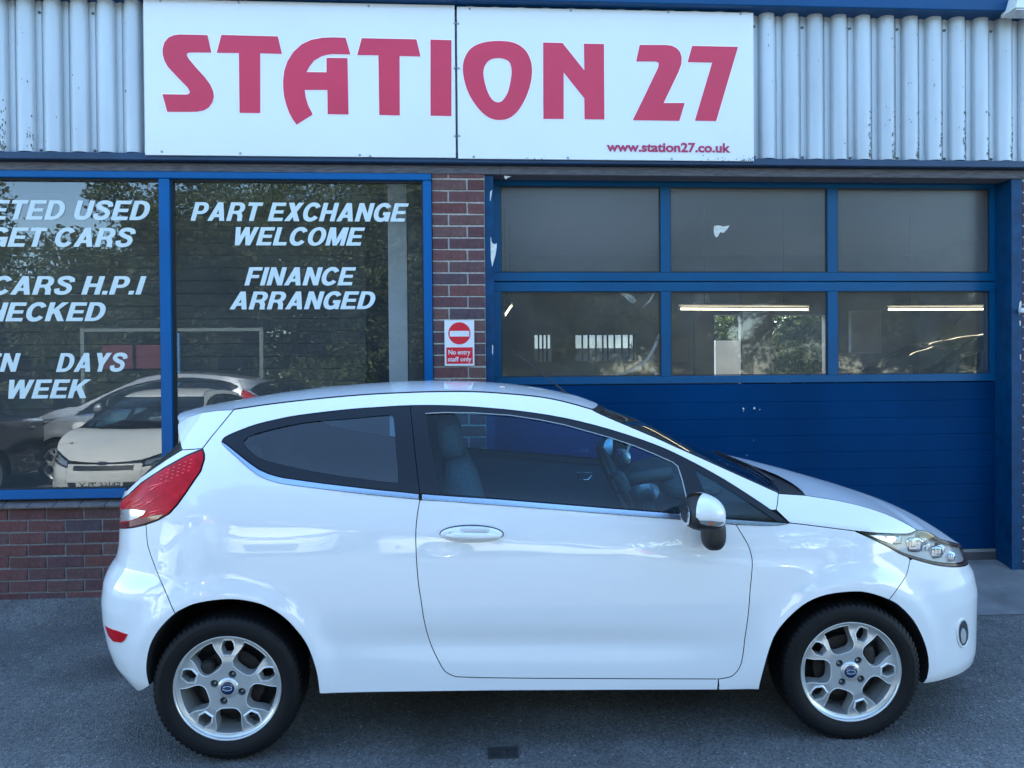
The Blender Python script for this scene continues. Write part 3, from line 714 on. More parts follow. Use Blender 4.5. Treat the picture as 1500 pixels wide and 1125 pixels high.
# ------------------------------------------------------------------ strip lights hanging in the workshop
def strip(u0, v0, u1, v1, Y0, Y1, label):
    a = Vector(at(u0, v0, Y0)); b = Vector(at(u1, v1, Y1)); c = (a+b)/2
    t = empty('strip_light', c, label=label, cat='ceiling light', group='strip lights in the workshop')
    d = (b-a).normalized(); 
    m_ = MB().tube([a-c+d*.03, b-c-d*.03], .011, 10); m_.build('tube', tube_m, t, smooth=True)
    h_ = MB().tube([a-c+Vector((0, 0, .045)), b-c+Vector((0, 0, .045))], .02, 4); h_.build('housing', board_m, t)
    e = MB()
    for q, s in ((a-c, 1), (b-c, -1)): e.box(q.x-.015, q.x+.015, q.y-.015, q.y+.015, q.z-.02, q.z+.03)
    e.build('end_cap', board_m, t)
    w_ = MB()
    for s in (.2, .8):
        q = (a-c)*(1-s)+(b-c)*s; w_.tube([q+Vector((0, 0, .06)), Vector((q.x, q.y, 3.3-c.z))], .003, 4)
    w_.build('wire', black_plastic, t)
strip(993, 452.5, 1186, 453.5, 8.2, 8.2, 'lit strip light seen through the middle lower pane of the workshop door')
strip(1298, 453.5, 1475, 452.5, 8.6, 8.6, 'lit strip light seen through the right lower pane of the workshop door')
strip(738, 464, 749, 448, 8.0, 9.6, 'short foreshortened lit strip light seen through the left lower pane of the workshop door')

# ------------------------------------------------------------------ shop sign
SY = YF-.086
SG = empty('shop_sign', at(660, 120, SY), label='wide white fascia sign reading STATION 27 in red letters over the window and door', cat='sign')
def sp(m_, name, mt, parent=SG, **k):
    o = m_.build(name, mt, parent, **k)
    if parent is SG: o.matrix_parent_inverse = Matrix.Translation(-SG.location)
    return o
for (a, b) in (((209.5, -3.5), (667.6, 232.3)), ((669, 9.2), (1104.3, 235.5))):
    tl_ = at(a[0]+.2, a[1], SY); br = at(b[0], b[1], SY)
    zt_ = at((a[0]+b[0])/2, (-3.5+9)/2 if a[0] < 400 else 14, SY)[2]; zb_ = at((a[0]+b[0])/2, 229 if a[0] < 400 else 234.2, SY)[2]
    sp(MB().box(tl_[0], br[0], SY, SY+.012, zb_, zt_, bev=.0015), 'sign_panel', sign_white)
def px(pts, s, ox, oy): return [(ox+q[0]/s, oy+q[1]/s) for q in pts]
LET = []
S_ = px([(420,108),(434,170),(448,235),(350,234),(285,235),(270,241),(268,255),(285,285),(340,350),(400,415),(440,470),(462,520),(466,560),(455,600),(430,635),(395,658),(340,668),(230,669),(125,668),(108,605),(90,540),(180,542),(270,543),(288,535),(290,518),(272,488),(200,415),(130,340),(105,295),(92,250),(92,205),(105,160),(135,125),(175,108),(215,103),(320,105)], 5, 220, 30)
T_ = px([(522,106),(935,117),(965,245),(806,240),(806,678),(655,676),(650,238),(488,236)], 5, 220, 30)
A_ = px([(1432,127),(1466,248),(1330,246),(1290,252),(1255,262),(1200,293),(1168,335),(1145,378),(1292,380),(1292,274),(1445,276),(1453,688),(1300,686),(1298,508),(1132,508),(1138,560),(1156,620),(1190,688),(1072,763),(1045,725),(1020,680),(998,620),(982,560),(975,500),(974,440),(982,370),(1005,300),(1050,230),(1110,175),(1180,142),(1260,127),(1340,124)], 5, 220, 30)
T2 = px([(90,168),(330,173),(348,248),(256,246),(257,507),(167,505),(163,243),(70,242)], 3, 500, 0)
I_ = px([(392,174),(484,177),(484,510),(392,508)], 3, 500, 0)
O1 = px(cat_smooth([(690,180),(620,188),(570,213),(542,255),(534,305),(545,370),(570,430),(610,485),(650,517),(690,527),(735,520),(775,488),(810,430),(832,365),(838,300),(826,250),(800,212),(755,187)], 3, True), 3, 500, 0)
O2 = px(cat_smooth([(688,255),(655,262),(633,285),(624,320),(632,370),(648,415),(668,442),(690,450),(710,440),(732,405),(745,350),(748,305),(740,275),(720,260)], 3, True), 3, 500, 0)
N_ = px([(887,187),(972,189),(1068,310),(1066,192),(1154,194),(1156,525),(1069,524),(1068,432),(977,318),(977,523),(888,522)], 3, 500, 0)
Z2 = [(937,66),(975,66),(984,67),(991,70.5),(996,76),(998.5,84),(998,94),(994,105),(983,128),(972,151),(1003,151),(995,177),(927,176),(946,137),(964.5,98),(965,92),(961,90),(932,90)]
Z7 = px([(42,202),(243,206),(147,532),(54,530),(130,275),(22,273)], 3, 1000, 0)
def letter(name, P_, H_=()):
    q = [(at(u, v, SY-.002)[0], at(u, v, SY-.002)[2]) for u, v in P_]; h_ = [[(at(u, v, SY-.002)[0], at(u, v, SY-.002)[2]) for u, v in hh] for hh in H_]
    o_ = MB(); extrude_poly(o_, inset(q, -.006), SY-.0012, SY-.0002, [inset(k_, .005)[::-1] for k_ in h_]); sp(o_, 'letter_outline', letter_outline_m)
    m_ = MB(); extrude_poly(m_, q, SY-.0035, SY-.0014, h_); sp(m_, 'letter', sign_red)
letter_outline_m = mat('outline_white', (.86, .80, .82), rough=.4)
letter('S', S_); letter('T', T_); letter('A', A_); letter('T', T2); letter('I', I_); letter('O', O1, [O2]); letter('N', N_); letter('2', Z2); letter('7', Z7)
a = at(888.5, 222.3, SY); b = at(1070, 223.3, SY); c = at(980, 209, SY); d = at(980, 223, SY)
sp(text_fit(MB(), 'www.station27.co.uk', a[0], b[0], d[2], c[2], SY-.003, bold=.034, cap='k'), 'web_address', mat('address_red', (.40, .02, .08), rough=.4))
sm = MB()
for (u, v) in ((235, 1), (349.5, 3.5), (540, 9), (688, 13), (836, 15.5), (979, 18), (1085, 20.5), (666, 34), (671.5, 34.5), (666, 100), (672, 100), (667, 199), (672.7, 199), (237, 222), (352, 224.5), (527, 227), (542, 228.5), (694, 229.5), (832, 231), (984, 232.5), (1090, 234)):
    p = at(u, v, SY); sm.lathe([(.0005, -.006), (.005, -.005), (.0075, -.002), (.008, 0)], p, n=8)
sp(sm, 'fixing_screws', mat('screw_bright', (.35, .36, .38), rough=.4, metal=.7), kind='stuff')
# grime along the lower edge of the right panel
gm = MB()
for i in range(60):
    u = rng.choice([rng.uniform(1083, 1103), rng.uniform(1015, 1103), rng.uniform(770, 800)], p=[.5, .4, .1]); v = 236-.5-abs(rng.normal(0, 3)); p = at(u, v, SY-.0006); r_ = rng.uniform(.0012, .005)
    gm.add([(p[0]+r_*cos(k*1.05)*rng.uniform(.5, 1.6), p[1], p[2]+r_*sin(k*1.05)*rng.uniform(.4, 1)) for k in range(6)], [tuple(range(6))])
sp(gm, 'grime_specks', mat('grime', (.12, .13, .11), rough=.9), kind='stuff')
# grime on the cladding ribs
gm = MB()
for i in range(330):
    k = random.choice([5, 6, 7, 8, 9, 10, 11, 12, -7, -6]) if i < 250 else random.randrange(-8, 14)
    kk_ = k if k < 0 else k
    base = round((at(1121, 120, YF)[0]-xr0)/P_RIB)
    rib = (base+k-1) if k > 0 else k+6
    th = rng.uniform(.25, .75) if i >= 250 else rng.uniform(.62, .86)
    a_ = pi*th; x = xr0+rib*P_RIB-.0515*cos(a_); y = YF-.0125-.056*(sin(a_)**.70)
    if at(209, 100, YF)[0]-.05 < x < at(1105, 100, YF)[0]+.0: continue
    if i < 250: L_ = abs(rng.exponential(.09))*(2 if k in (9, 6+6) else 1); z = Z_CL0+.01+min(L_, .30)
    else: L_ = 0; z = Z_CL0+rng.uniform(.05, .9)
    r_ = rng.uniform(.002, .0055) if i < 250 else rng.uniform(.0015, .004); e_ = rng.uniform(1, 3)
    gm.add([(x+r_*cos(q*1.05)*rng.uniform(.5, 1.3), y+.0*q-.0015+abs(cos(q*1.05))*0, z+r_*e_*sin(q*1.05)) for q in range(6)], [tuple(range(6))])
bp(gm, 'grime_specks', MATS['grime'], kind='stuff')

# no entry notice on the pier
NY = YF-.018
NS = empty('no_entry_sign', at(673, 502, NY), label='small white and red No entry staff only notice fixed to the brick pier', cat='notice')
def nsp(m_, name, mt):
    o = m_.build(name, mt, NS); o.matrix_parent_inverse = Matrix.Translation(-NS.location); return o
a = at(651.5, 536, NY); b = at(694.5, 469, NY); nsp(MB().box(a[0], b[0], NY, NY+.003, a[2], b[2], bev=.0008), 'sign_plate', sign_white)
c = at(673, 488.3, NY); r_ = at(689.3, 488.3, NY)[0]-c[0]
nsp(MB().add([(c[0]+r_*cos(2*pi*k/48), NY-.0006, c[2]+r_*sin(2*pi*k/48)) for k in range(48)], [tuple(range(48))]), 'red_disc', sign_red2)
a = at(658.8, 493, NY); b = at(687.4, 484.7, NY); nsp(MB().add([(a[0], NY-.0012, a[2]), (b[0], NY-.0012, a[2]), (b[0], NY-.0012, b[2]), (a[0], NY-.0012, b[2])], [(0, 1, 2, 3)]), 'white_bar', sign_white)
a = at(654, 533, NY); b = at(692.4, 508.7, NY); nsp(MB().add([(a[0], NY-.0006, a[2]), (b[0], NY-.0006, a[2]), (b[0], NY-.0006, b[2]), (a[0], NY-.0006, b[2])], [(0, 1, 2, 3)]), 'red_field', sign_red2)
tx = MB()
for s, u0, u1, v0, v1 in (('No entry', 657, 689, 512.3, 519.3), ('staff only', 656, 690.7, 522.6, 529.5)):
    A_0 = at(u0, v1, NY); B_0 = at(u1, v0, NY); text_fit(tx, s, A_0[0], B_0[0], A_0[2], B_0[2], NY-.0012, bold=.018, cap='N' if s[0] == 'N' else 'f')
nsp(tx, 'sign_lettering', sign_white)

# white box light at the top right corner
p = at(1501, 3, YF-.25)
LB = empty('floodlight', p, label='pale outdoor light fitting under the fascia at the top right corner', cat='light fitting')
LB_m = MB(); LB_m.add([(-.06, 0, -.035), (.14, 0, -.035), (.14, 0, .07), (-.03, 0, .07), (-.06, .14, -.035), (.14, .14, -.035), (.14, .14, .07), (-.03, .14, .07)], [(0, 1, 2, 3), (5, 4, 7, 6), (0, 4, 5, 1), (3, 2, 6, 7), (0, 3, 7, 4), (1, 5, 6, 2)])
LB_m.build('lamp_body', mat('lamp_white', (.7, .72, .66), rough=.5), LB); MB().box(-.05, .13, .01, .13, -.043, -.036).build('lamp_lens', clear_lens, LB)
# small white fixing box on the right edge of the door frame
p = at(1497.5, 455, YF-.03); MB().superell((0, 0, 0), (.02, .02, .018), 3).build('sensor_box', sign_white, None, smooth=True, label='tiny white sensor box on the right side of the blue door frame', cat='sensor').location = p

# water cover in the tarmac
def gpt(u, v, zoff=0):
    d = ray(u, v); t = 2.9/d[1]
    for _ in range(8):
        z = gz(d[1]*t)+zoff; t = (z-CAM_H)/d[2]
    return (d[0]*t, d[1]*t, z)
a = gpt(715, 1112.5); b = gpt(760.5, 1112.5); c_ = gpt(738, 1095)
WC = empty('water_cover', ((a[0]+b[0])/2, (a[1]+c_[1])/2, gz((a[1]+c_[1])/2)), label='small rectangular iron water cover marked W set in the tarmac', cat='drain cover')
hw, hd = (b[0]-a[0])/2, (c_[1]-a[1])/2
fm_ = MB()
for q in ((-hw, hw, -hd, -hd+.006), (-hw, hw, hd-.006, hd), (-hw, -hw+.006, -hd+.0065, hd-.0065), (hw-.006, hw, -hd+.0065, hd-.0065)): fm_.box(q[0], q[1], q[2], q[3], -.02, .005)
fm_.build('frame', cover_m, WC); MB().box(-hw+.0085, hw-.0085, -hd+.0085, hd-.0085, -.02, .0015).build('lid', cover_m, WC)
st = MB()
for i in range(-7, 8):
    for j in range(-3, 4):
        x, y = i*.0082, j*.0075
        if abs(x) < hw*.36 or abs(x) > hw-.014 or abs(y) > hd-.013: continue
        s_ = 1 if (i+j) % 2 else -1; d1 = Vector((.0035, .0028*s_, 0)); n1 = Vector((-.001*s_, .0012, 0)); q = Vector((x, y, .0017))
        P4 = [q-d1-n1, q+d1-n1, q+d1+n1, q-d1+n1]; st.add([*P4, *[k+Vector((0, 0, .0025)) for k in P4]], [(4, 5, 6, 7), (0, 1, 5, 4), (1, 2, 6, 5), (2, 3, 7, 6), (3, 0, 4, 7)])
st.build('tread', cover_m, WC, kind='stuff')
v, f = text_mesh('W', bold=.03); v = v-v.mean(0); v /= np.ptp(v[:, 0]); v *= hw*.42
MB().add([(q[0], q[1], .0045) for q in v], f).build('letter', mat('cover_wear', (.12, .12, .12), rough=.5, metal=.5), WC)
# ------------------------------------------------------------------ the car
CAR_LOC = Vector((.312, 3.855, .024)); CAR_ROT = Matrix.Rotation(.03, 3, 'X') @ Matrix.Rotation(.005, 3, 'Y')
_R = np.array(CAR_ROT); _L = np.array(CAR_LOC)
def CP(u, v, yl):                       # the same on the car: local point where the sight line meets local y = yl
    o = _R.T @ (np.array([0, 0, CAM_H])-_L); d = _R.T @ ray(u, v); t = (yl-o[1])/d[1]; return o+t*d
RX, FX, RW = -1.2445, 1.2445, .286
def spl(d, k): return np.where(d/k > 30, d, k*np.log1p(np.exp(np.minimum(d/k, 30))))
def W0(x, z):
    x = np.asarray(x, float); z = np.asarray(z, float)
    zs = 1.00-.09*(x+.5); zk = .86-.115*(x+.3)
    sc_ = np.exp(-((x+.05)/.75)**4)
    w_ = .846-2.2*spl(.262-z, .012)**2-.25*spl(.235-z, .006)
    w_ = w_-.011*sc_*np.exp(-((z-.44+.03*x)/.055)**2)-.17*spl(z-.57, .03)**2-.085*spl(z-zk, .006)
    d = spl(z-(zs+.03), .018); w_ = w_-.22*d-.52*d*d
    for cx in (RX, FX):
        r = np.hypot(x-cx, z-.288); w_ = w_+.014*np.exp(-(np.maximum(r-.365, 0)/.05)**2)*np.clip((z-.1)/.2, 0, 1)
    return w_
FTZ, FTX = [.1, .5, .58, .62, .70, .76, .85, 1.0], [2.13, 2.13, 2.108, 2.08, 2.045, 2.02, 2.0, 2.0]
RTZ, RTX = [.18, .21, .256, .312, .382, .474, .56, .64, .68, .729, .787, .958, 1.029, 1.083, 1.163, 1.235, 1.286, 1.333, 1.42], [-1.74, -1.766, -1.821, -1.866, -1.89, -1.907, -1.911, -1.90, -1.882, -1.848, -1.837, -1.831, -1.807, -1.776, -1.72, -1.66, -1.63, -1.60, -1.57]
_zz = np.linspace(0, 1.6, 321)
def _sm(zt, xt):
    q = np.interp(_zz, zt, xt); k = np.exp(-np.linspace(-2, 2, 9)**2); k /= k.sum(); return np.convolve(np.pad(q, 4, 'edge'), k, 'valid')
_ft, _rt = _sm(FTZ, FTX), _sm(RTZ, RTX)
def W(x, z):
    x = np.asarray(x, float); z = np.asarray(z, float)
    xe = np.interp(z, _zz, _ft); s = np.clip((x-1.15)/(xe-1.15), 0, .9999); p = (1-s**2.3)**(1/2.3)
    xe = np.interp(z, _zz, _rt); s = np.clip((x-xe-.62)/(-.62), 0, .9999); q = (1-s**2.8)**(1/2.8)
    return W0(x, z)*p*q
WF, WR_ = .42, .45
def trunc(z, side):
    xe = float(np.interp(z, _zz, _ft if side > 0 else _rt)); a, b = (1.15, xe) if side > 0 else (xe+.62, xe); wt = WF if side > 0 else WR_
    for _ in range(40):
        m_ = (a+b)/2
        if W(m_, z) > wt: a = m_
        else: b = m_
    return (a+b)/2
def S(u, v):                            # local (x, z) where the sight line meets the near flank
    o = _R.T @ (np.array([0, 0, CAM_H])-_L); d = _R.T @ ray(u, v)
    y0 = -.95; q = None
    for k in range(300):
        y = y0+k*.002; t = (y-o[1])/d[1]; q = o+t*d
        if -float(W(q[0], q[2])) <= y: return (q[0], q[2])
    return (q[0], q[2])
def SS(pts): return [S(*p) for p in pts]
def nrm(x, z, sg):
    e = 2e-3; wx = (W(x+e, z)-W(x-e, z))/(2*e); wz = (W(x, z+e)-W(x, z-e))/(2*e)
    n = np.stack([-wx, -np.ones_like(wx), -wz], 1); n /= np.linalg.norm(n, axis=1)[:, None]; n[:, 1] *= sg; return n
class Shell:
    """panel geometry with exact normals"""
    def __init__(s): s.v = []; s.n = []; s.f = []; s.c = 0
    def add(s, v, n, f): s.v.append(np.asarray(v)); s.n.append(np.asarray(n)); s.f += [tuple(int(i)+s.c for i in q) for q in f]; s.c += len(v)
    def build(s, name, mt, parent, **k): return mesh(name, np.concatenate(s.v), s.f, mt, parent, True, normals=np.concatenate(s.n), **k)
def panel(sh, poly, holes=(), off=0., sg=1, gap=.0018, grid=.03, skirt=.014, hole_gap=0.):
    P_ = dens(poly, .02); P_ = inset(P_, gap) if gap else P_
    H_ = [dens(h, .02) for h in holes]
    v, f = cdt(P_, H_, grid)
    x, z = v[:, 0], v[:, 1]; y = -(W(x, z)+off)
    if sg > 0: sh.add(np.stack([x, y, z], 1), nrm(x, z, 1), f)
    else: sh.add(np.stack([x, -y, z], 1), nrm(x, z, -1), f[:, ::-1])
    if skirt:
        for L in [P_]+H_:
            q = np.array(L); A = area(L); n_ = len(q)
            yy = -(W(q[:, 0], q[:, 1])+off); t = np.roll(q, -1, 0)-np.roll(q, 1, 0); t /= np.maximum(np.linalg.norm(t, axis=1)[:, None], 1e-9)
            nn = np.stack([t[:, 1], np.zeros(n_), -t[:, 0]], 1)*(1 if (A > 0) else -1)
            v2 = np.concatenate([np.stack([q[:, 0], yy*sg, q[:, 1]], 1), np.stack([q[:, 0], (yy+skirt)*sg, q[:, 1]], 1)])
            sh.add(v2, np.concatenate([nn, nn]), [(i, (i+1) % n_, n_+(i+1) % n_, n_+i) if sg > 0 else (i, n_+i, n_+(i+1) % n_, (i+1) % n_) for i in range(n_)])
    return sh
def loft(sh, B, Cc, n=2.2, nt_=15, off=0.):
    """crowned skin from the near edge B over the centre line Cc to the far edge"""
    B = np.asarray(B, float); Cc = np.asarray(Cc, float); T = np.linspace(-1, 1, 2*nt_+1); T = np.sign(T)*np.abs(T)**.8
    G = np.zeros((len(B), len(T), 3))
    for j, t in enumerate(T):
        s = abs(t)**n
        G[:, j, 0] = Cc[:, 0]+(B[:, 0]-Cc[:, 0])*s; G[:, j, 2] = Cc[:, 2]+(B[:, 2]-Cc[:, 2])*s; G[:, j, 1] = B[:, 1]*t
    # t=-1 -> far side, t=+1 -> near side (B.y < 0)
    du = np.gradient(G, axis=0); dv = np.gradient(G, axis=1); N_ = np.cross(du, dv); N_ /= np.maximum(np.linalg.norm(N_, axis=2)[..., None], 1e-12)
    c = G.reshape(-1, 3).mean(0)
    ctr = np.array([.1, 0, .6]); sgn = np.sign(np.sum(N_*(G-ctr), axis=2).sum())
    N_ *= sgn; G = G+N_*off
    a, b = G.shape[:2]; F = []
    for i in range(a-1):
        for j in range(b-1):
            q = (i*b+j, i*b+j+1, (i+1)*b+j+1, (i+1)*b+j); F.append(q if sgn < 0 else q[::-1])
    sh.add(G.reshape(-1, 3), N_.reshape(-1, 3), F); return G
def P3(x, z, off=0., sg=1): return (x, -sg*(float(W(x, z))+off), z)
def resamp(pts, n):
    p = np.asarray(pts, float); d = np.r_[0, np.cumsum(np.linalg.norm(np.diff(p, axis=0), axis=1))]; t = np.linspace(0, d[-1], n)
    return np.stack([np.interp(t, d, p[:, k]) for k in range(p.shape[1])], 1)

# -- outlines taken off the photograph, then kept in metres on the flank
archR = SS(cat_smooth([(219,1004),(215,985),(216,965),(221,944),(232,924),(247,907),(257,898.6),(264,894),(284,885),(313,879.5),(342,878),(371,882),(394,890),(417,905),(435,924),(449,944),(459,968),(465,991),(468,1016)], 3))
archF = SS(cat_smooth([(1112,1009),(1115,994),(1121,972),(1130,942),(1142,920),(1161,899),(1183,882),(1210,871.5),(1243,867),(1270,868),(1302,878.4),(1319,889),(1338,909.5),(1351,934),(1358,956),(1360,977),(1357,993.6),(1351,1001)], 3))
_s = S(257, 898.6); iR = min(range(len(archR)), key=lambda i: abs(archR[i][0]-_s[0])+abs(archR[i][1]-_s[1]))
_s = S(1302, 878.4); iF = min(range(len(archF)), key=lambda i: abs(archF[i][0]-_s[0])+abs(archF[i][1]-_s[1]))
hatch_seam = SS([(297,657),(310,640),(325,622),(343,600)])
roof_px = [(343,600),(390,593),(440,587),(490,582),(540,578),(590,575.5),(640,574),(693,574),(743,577),(793,582),(830,589.5),(867,600)]
roof_seam = SS(cat_smooth(roof_px, 3))
ws_edge = SS(cat_smooth([(867,600),(880,607),(927,627),(960,641),(993,656),(1027,671),(1060,686),(1100,704),(1140,722)], 3))
a_base = SS([(1140,723),(1139,735),(1137,747)])
dlo_top_px = [(325,647),(327,643),(332,639),(345,633),(373,622.5),(405,614.5),(440,608),(507,600),(555,596.5),(600,594),(650,594),(693,596),(760,602),(827,612.5),(893,629),(960,651.5),(1007,673),(1060,702),(1110,734),(1137,752.5),(1157,766)]
dlo_top = SS(cat_smooth(dlo_top_px, 3))
dlo_bot = SS(cat_smooth([(1157,766),(1143,765.5),(1057,759.5),(1000,753),(893,744.5),(800,737),(727,731),(666,727),(618,723.5),(575,719.5),(540,716),(473,708),(430,702),(407,698),(380,688),(353,668),(333,652),(325,647)], 2))
chrome_bot = SS(cat_smooth([(325,648),(331,655),(351,673),(377,695),(404,706),(430,710.5),(473,716),(540,724),(575,727.5),(615,731.5)], 2))
chrome_bot_d = SS(cat_smooth([(618,732),(666,735),(727,739.5),(800,745),(893,752.5),(1000,761),(1057,766.5),(1110,769.5),(1140,769),(1157,766)], 2))
b_split = [S(601,594), S(615,724)]
door_rear = SS(cat_smooth([(615,733),(611,757),(609,790),(612,845),(617,880),(622,912),(632,946),(648,978),(657,986.5),(668,991)], 3))
door_bot = SS([(668,991),(700,992.3),(780,993.3),(1052,994.3)])
door_front = SS(cat_smooth([(1052,994.3),(1066,992),(1076,987),(1086,970),(1091,935),(1096,898),(1099,860),(1102,827),(1099,808),(1093,793),(1078,769)], 3))
sill = SS([(1117,1010),(1050,1010.5),(900,1010.8),(720,1011.5),(560,1013.5),(500,1015),(468,1016)])
r_seam = SS(cat_smooth([(214,768.5),(217,800),(230,837),(247,877)], 4))+[archR[iR]]
f_seam = SS(cat_smooth([(1333,820),(1327,843),(1313,864)], 4))+[archF[iF]]
hl_bot = SS(cat_smooth([(1251,777.5),(1274,788),(1300,800.5),(1318,811),(1337,818.5),(1370,827.5),(1395,830.5)], 3))+[(trunc(.62, 1), .62)]
hl_top = SS(cat_smooth([(1251,777.5),(1290,781),(1327,782),(1338,779),(1347,776),(1360,779),(1376,789)], 3))+[(trunc(.70, 1), .70)]
crease = SS(cat_smooth([(1180,725.5),(1203,729),(1227,733),(1260,740.5),(1293,751),(1320,763),(1343,776)], 3))
bon_seam = SS([(1157,766),(1180,768.5),(1215,773),(1251,777.5)])
tl_top = [(trunc(.955, -1), .955)]+SS([(190,723),(207,707),(240,685),(273,667),(297,657)])
tl_low = SS([(297,657),(300,665),(300,673),(295,690),(273,722),(260,740),(248,753),(232,762),(213,768.5),(195,773)])+[(trunc(.855, -1), .855)]
strip_up = SS([(267,659),(240,676),(207,699),(187,718)])+[(trunc(1.0, -1), 1.0)]

CAR = empty('car', (0, 0, 0), label='white three door hatchback parked side on in front of the garage', cat='car')
CAR.matrix_world = Matrix.Translation(CAR_LOC) @ CAR_ROT.to_4x4()
def two(name, fn, mt, parent=CAR, **k):
    for sg in (1, -1):
        sh = Shell(); fn(sh, sg); sh.build(name, mt, parent, **k)
i0 = min(range(len(dlo_top)), key=lambda i: abs(dlo_top[i][0]-b_split[0][0])); j0 = min(range(len(dlo_bot)), key=lambda i: abs(dlo_bot[i][0]-b_split[1][0]))
ia = min(range(len(dlo_top)), key=lambda i: abs(dlo_top[i][0]-a_base[-1][0]))
side_poly = r_seam[::-1][:1]+archR[iR+1:]+sill[::-1][1:-2]
body = (r_seam[::-1]+tl_low[::-1][3:]+hatch_seam[1:]+roof_seam[1:]+ws_edge[1:]+a_base[1:]+dlo_top[ia-1::-1]+chrome_bot[1:]+door_rear[1:]+door_bot[1:]+[S(1051, 1010.5)]+sill[2:]+archR[:iR:-1][1:])
door = chrome_bot_d[::-1][4:][::1]
door = [q for q in chrome_bot_d if q[0] < S(1078, 768)[0]]+[S(1078, 768.3)]+door_front[::-1][1:]+door_bot[::-1][1:]+door_rear[::-1][1:]
fender = [S(1079, 768.3)]+[q for q in chrome_bot_d if q[0] > S(1082, 768)[0]]+bon_seam[1:]+[q for q in hl_bot[1:] if q[0] < f_seam[0][0]-.004]+f_seam[:-1]+archF[iF::-1]+[S(1112, 1010), S(1053, 1010.5)]+door_front
fender = fender
def fb_side():
    bot = [S(1351, 1001)]; k = [archF[-1]]
    z0 = .19; tr = [(trunc(z, 1), z) for z in np.linspace(z0, .62, 18)]
    bt = [(archF[-1][0]+(tr[0][0]-archF[-1][0])*t, archF[-1][1]+(z0-archF[-1][1])*t**.6) for t in (.25, .5, .75)]
    hb = [q for q in hl_bot if q[0] > f_seam[0][0]]
    return f_seam[:-1]+archF[iF:]+bt+tr+hb[::-1][1:]
def rb_side():
    z0 = .20; tr = [(trunc(z, -1), z) for z in np.linspace(.855, z0, 24)]
    bt = [(archR[0][0]+(tr[-1][0]-archR[0][0])*t, archR[0][1]+(z0-archR[0][1])*t**.8) for t in (.75, .5, .25)]
    lo = [q for q in tl_low if q[0] < r_seam[0][0]-.01]
    return r_seam[::-1][1:]+lo+tr[1:]+bt+archR[:iR+1]
FB, RB = fb_side(), rb_side()
sh_ = lambda poly, **k: (lambda s, sg: panel(s, poly, sg=sg, **k))
two('body_side', sh_(body, grid=.028), white_paint)
for sg in (1, -1):
    s_ = Shell(); panel(s_, door, sg=sg, grid=.028)
    DR = s_.build('door', white_paint, CAR)
    if sg == 1: NEAR_DOOR = DR
    else: FAR_DOOR = DR
two('front_wing', sh_(fender, grid=.025), white_paint)
# front bumper with the nose
def Bline(xz): return [P3(x, z) for x, z in xz]
s_ = Shell()
for sg in (1, -1): panel(s_, FB, sg=sg, grid=.02)
zc_ = np.linspace(.19, .66, 20); NX = lambda z: np.interp(z, [.19, .3, .45, .55, .62, .70], [2.07, 2.115, 2.118, 2.10, 2.075, 2.035])
loft(s_, Bline([(trunc(z, 1), z) for z in zc_]), [(NX(z), 0, z) for z in zc_], 2.4)
s_.build('front_bumper', white_paint, CAR)
def nose_patch(name, y1, z0, z1, off, mt, nz=8, taper=0):
    m_ = MB(); V = []; ny = 20
    for i in range(nz+1):
        z = z0+(z1-z0)*i/nz; yy = y1*(1-taper*(1-i/nz))
        for j in range(ny+1):
            y = -yy+2*yy*j/ny; x = NX(z)+(trunc(z, 1)-NX(z))*(abs(y)/WF)**2.4+off; V.append((x, y, z))
    m_.add(V, [(i*(ny+1)+j, i*(ny+1)+j+1, (i+1)*(ny+1)+j+1, (i+1)*(ny+1)+j) for i in range(nz) for j in range(ny)]); return m_.build(name, mt, CAR, smooth=True)
nose_patch('grille', .40, .25, .47, .004, black_plastic, taper=.15); nose_patch('upper_grille', .34, .595, .645, .004, black_plastic)
nose_patch('badge', .05, .655, .69, .008, navy)
# rear bumper and tailgate
s_ = Shell()
for sg in (1, -1): panel(s_, RB, sg=sg, grid=.02)
RXc = lambda z: np.interp(z, [.2, .3, .4, .56, .64, .73, .85, 1.0], [-1.78, -1.88, -1.93, -1.945, -1.93, -1.87, -1.86, -1.83])
zc_ = np.linspace(.20, .69, 20); loft(s_, Bline([(trunc(z, -1), z) for z in zc_]), [(RXc(z), 0, z) for z in zc_], 2.4)
s_.build('rear_bumper', white_paint, CAR)
s_ = Shell(); zc_ = np.linspace(.694, 1.0, 14); loft(s_, Bline([(trunc(z, -1), z) for z in zc_]), [(RXc(z), 0, z) for z in zc_], 2.4)
for sg in (1, -1): panel(s_, strip_up+tl_top[:]+[], sg=sg, grid=.02)
s_.build('tailgate', white_paint, CAR)
s_ = Shell(); B_ = resamp(Bline(SS([(261,634),(267,659),(240,676),(207,699),(187,718)])+[(trunc(1.0, -1), 1.0)]), 16)
cz = resamp([(-1.55, 0, 1.275), (-1.625, 0, 1.18), (-1.73, 0, 1.08), (-1.815, 0, 1.0)], 16); loft(s_, B_, cz, 2.4, off=-.004)
s_.build('rear_window', black_trim, CAR)
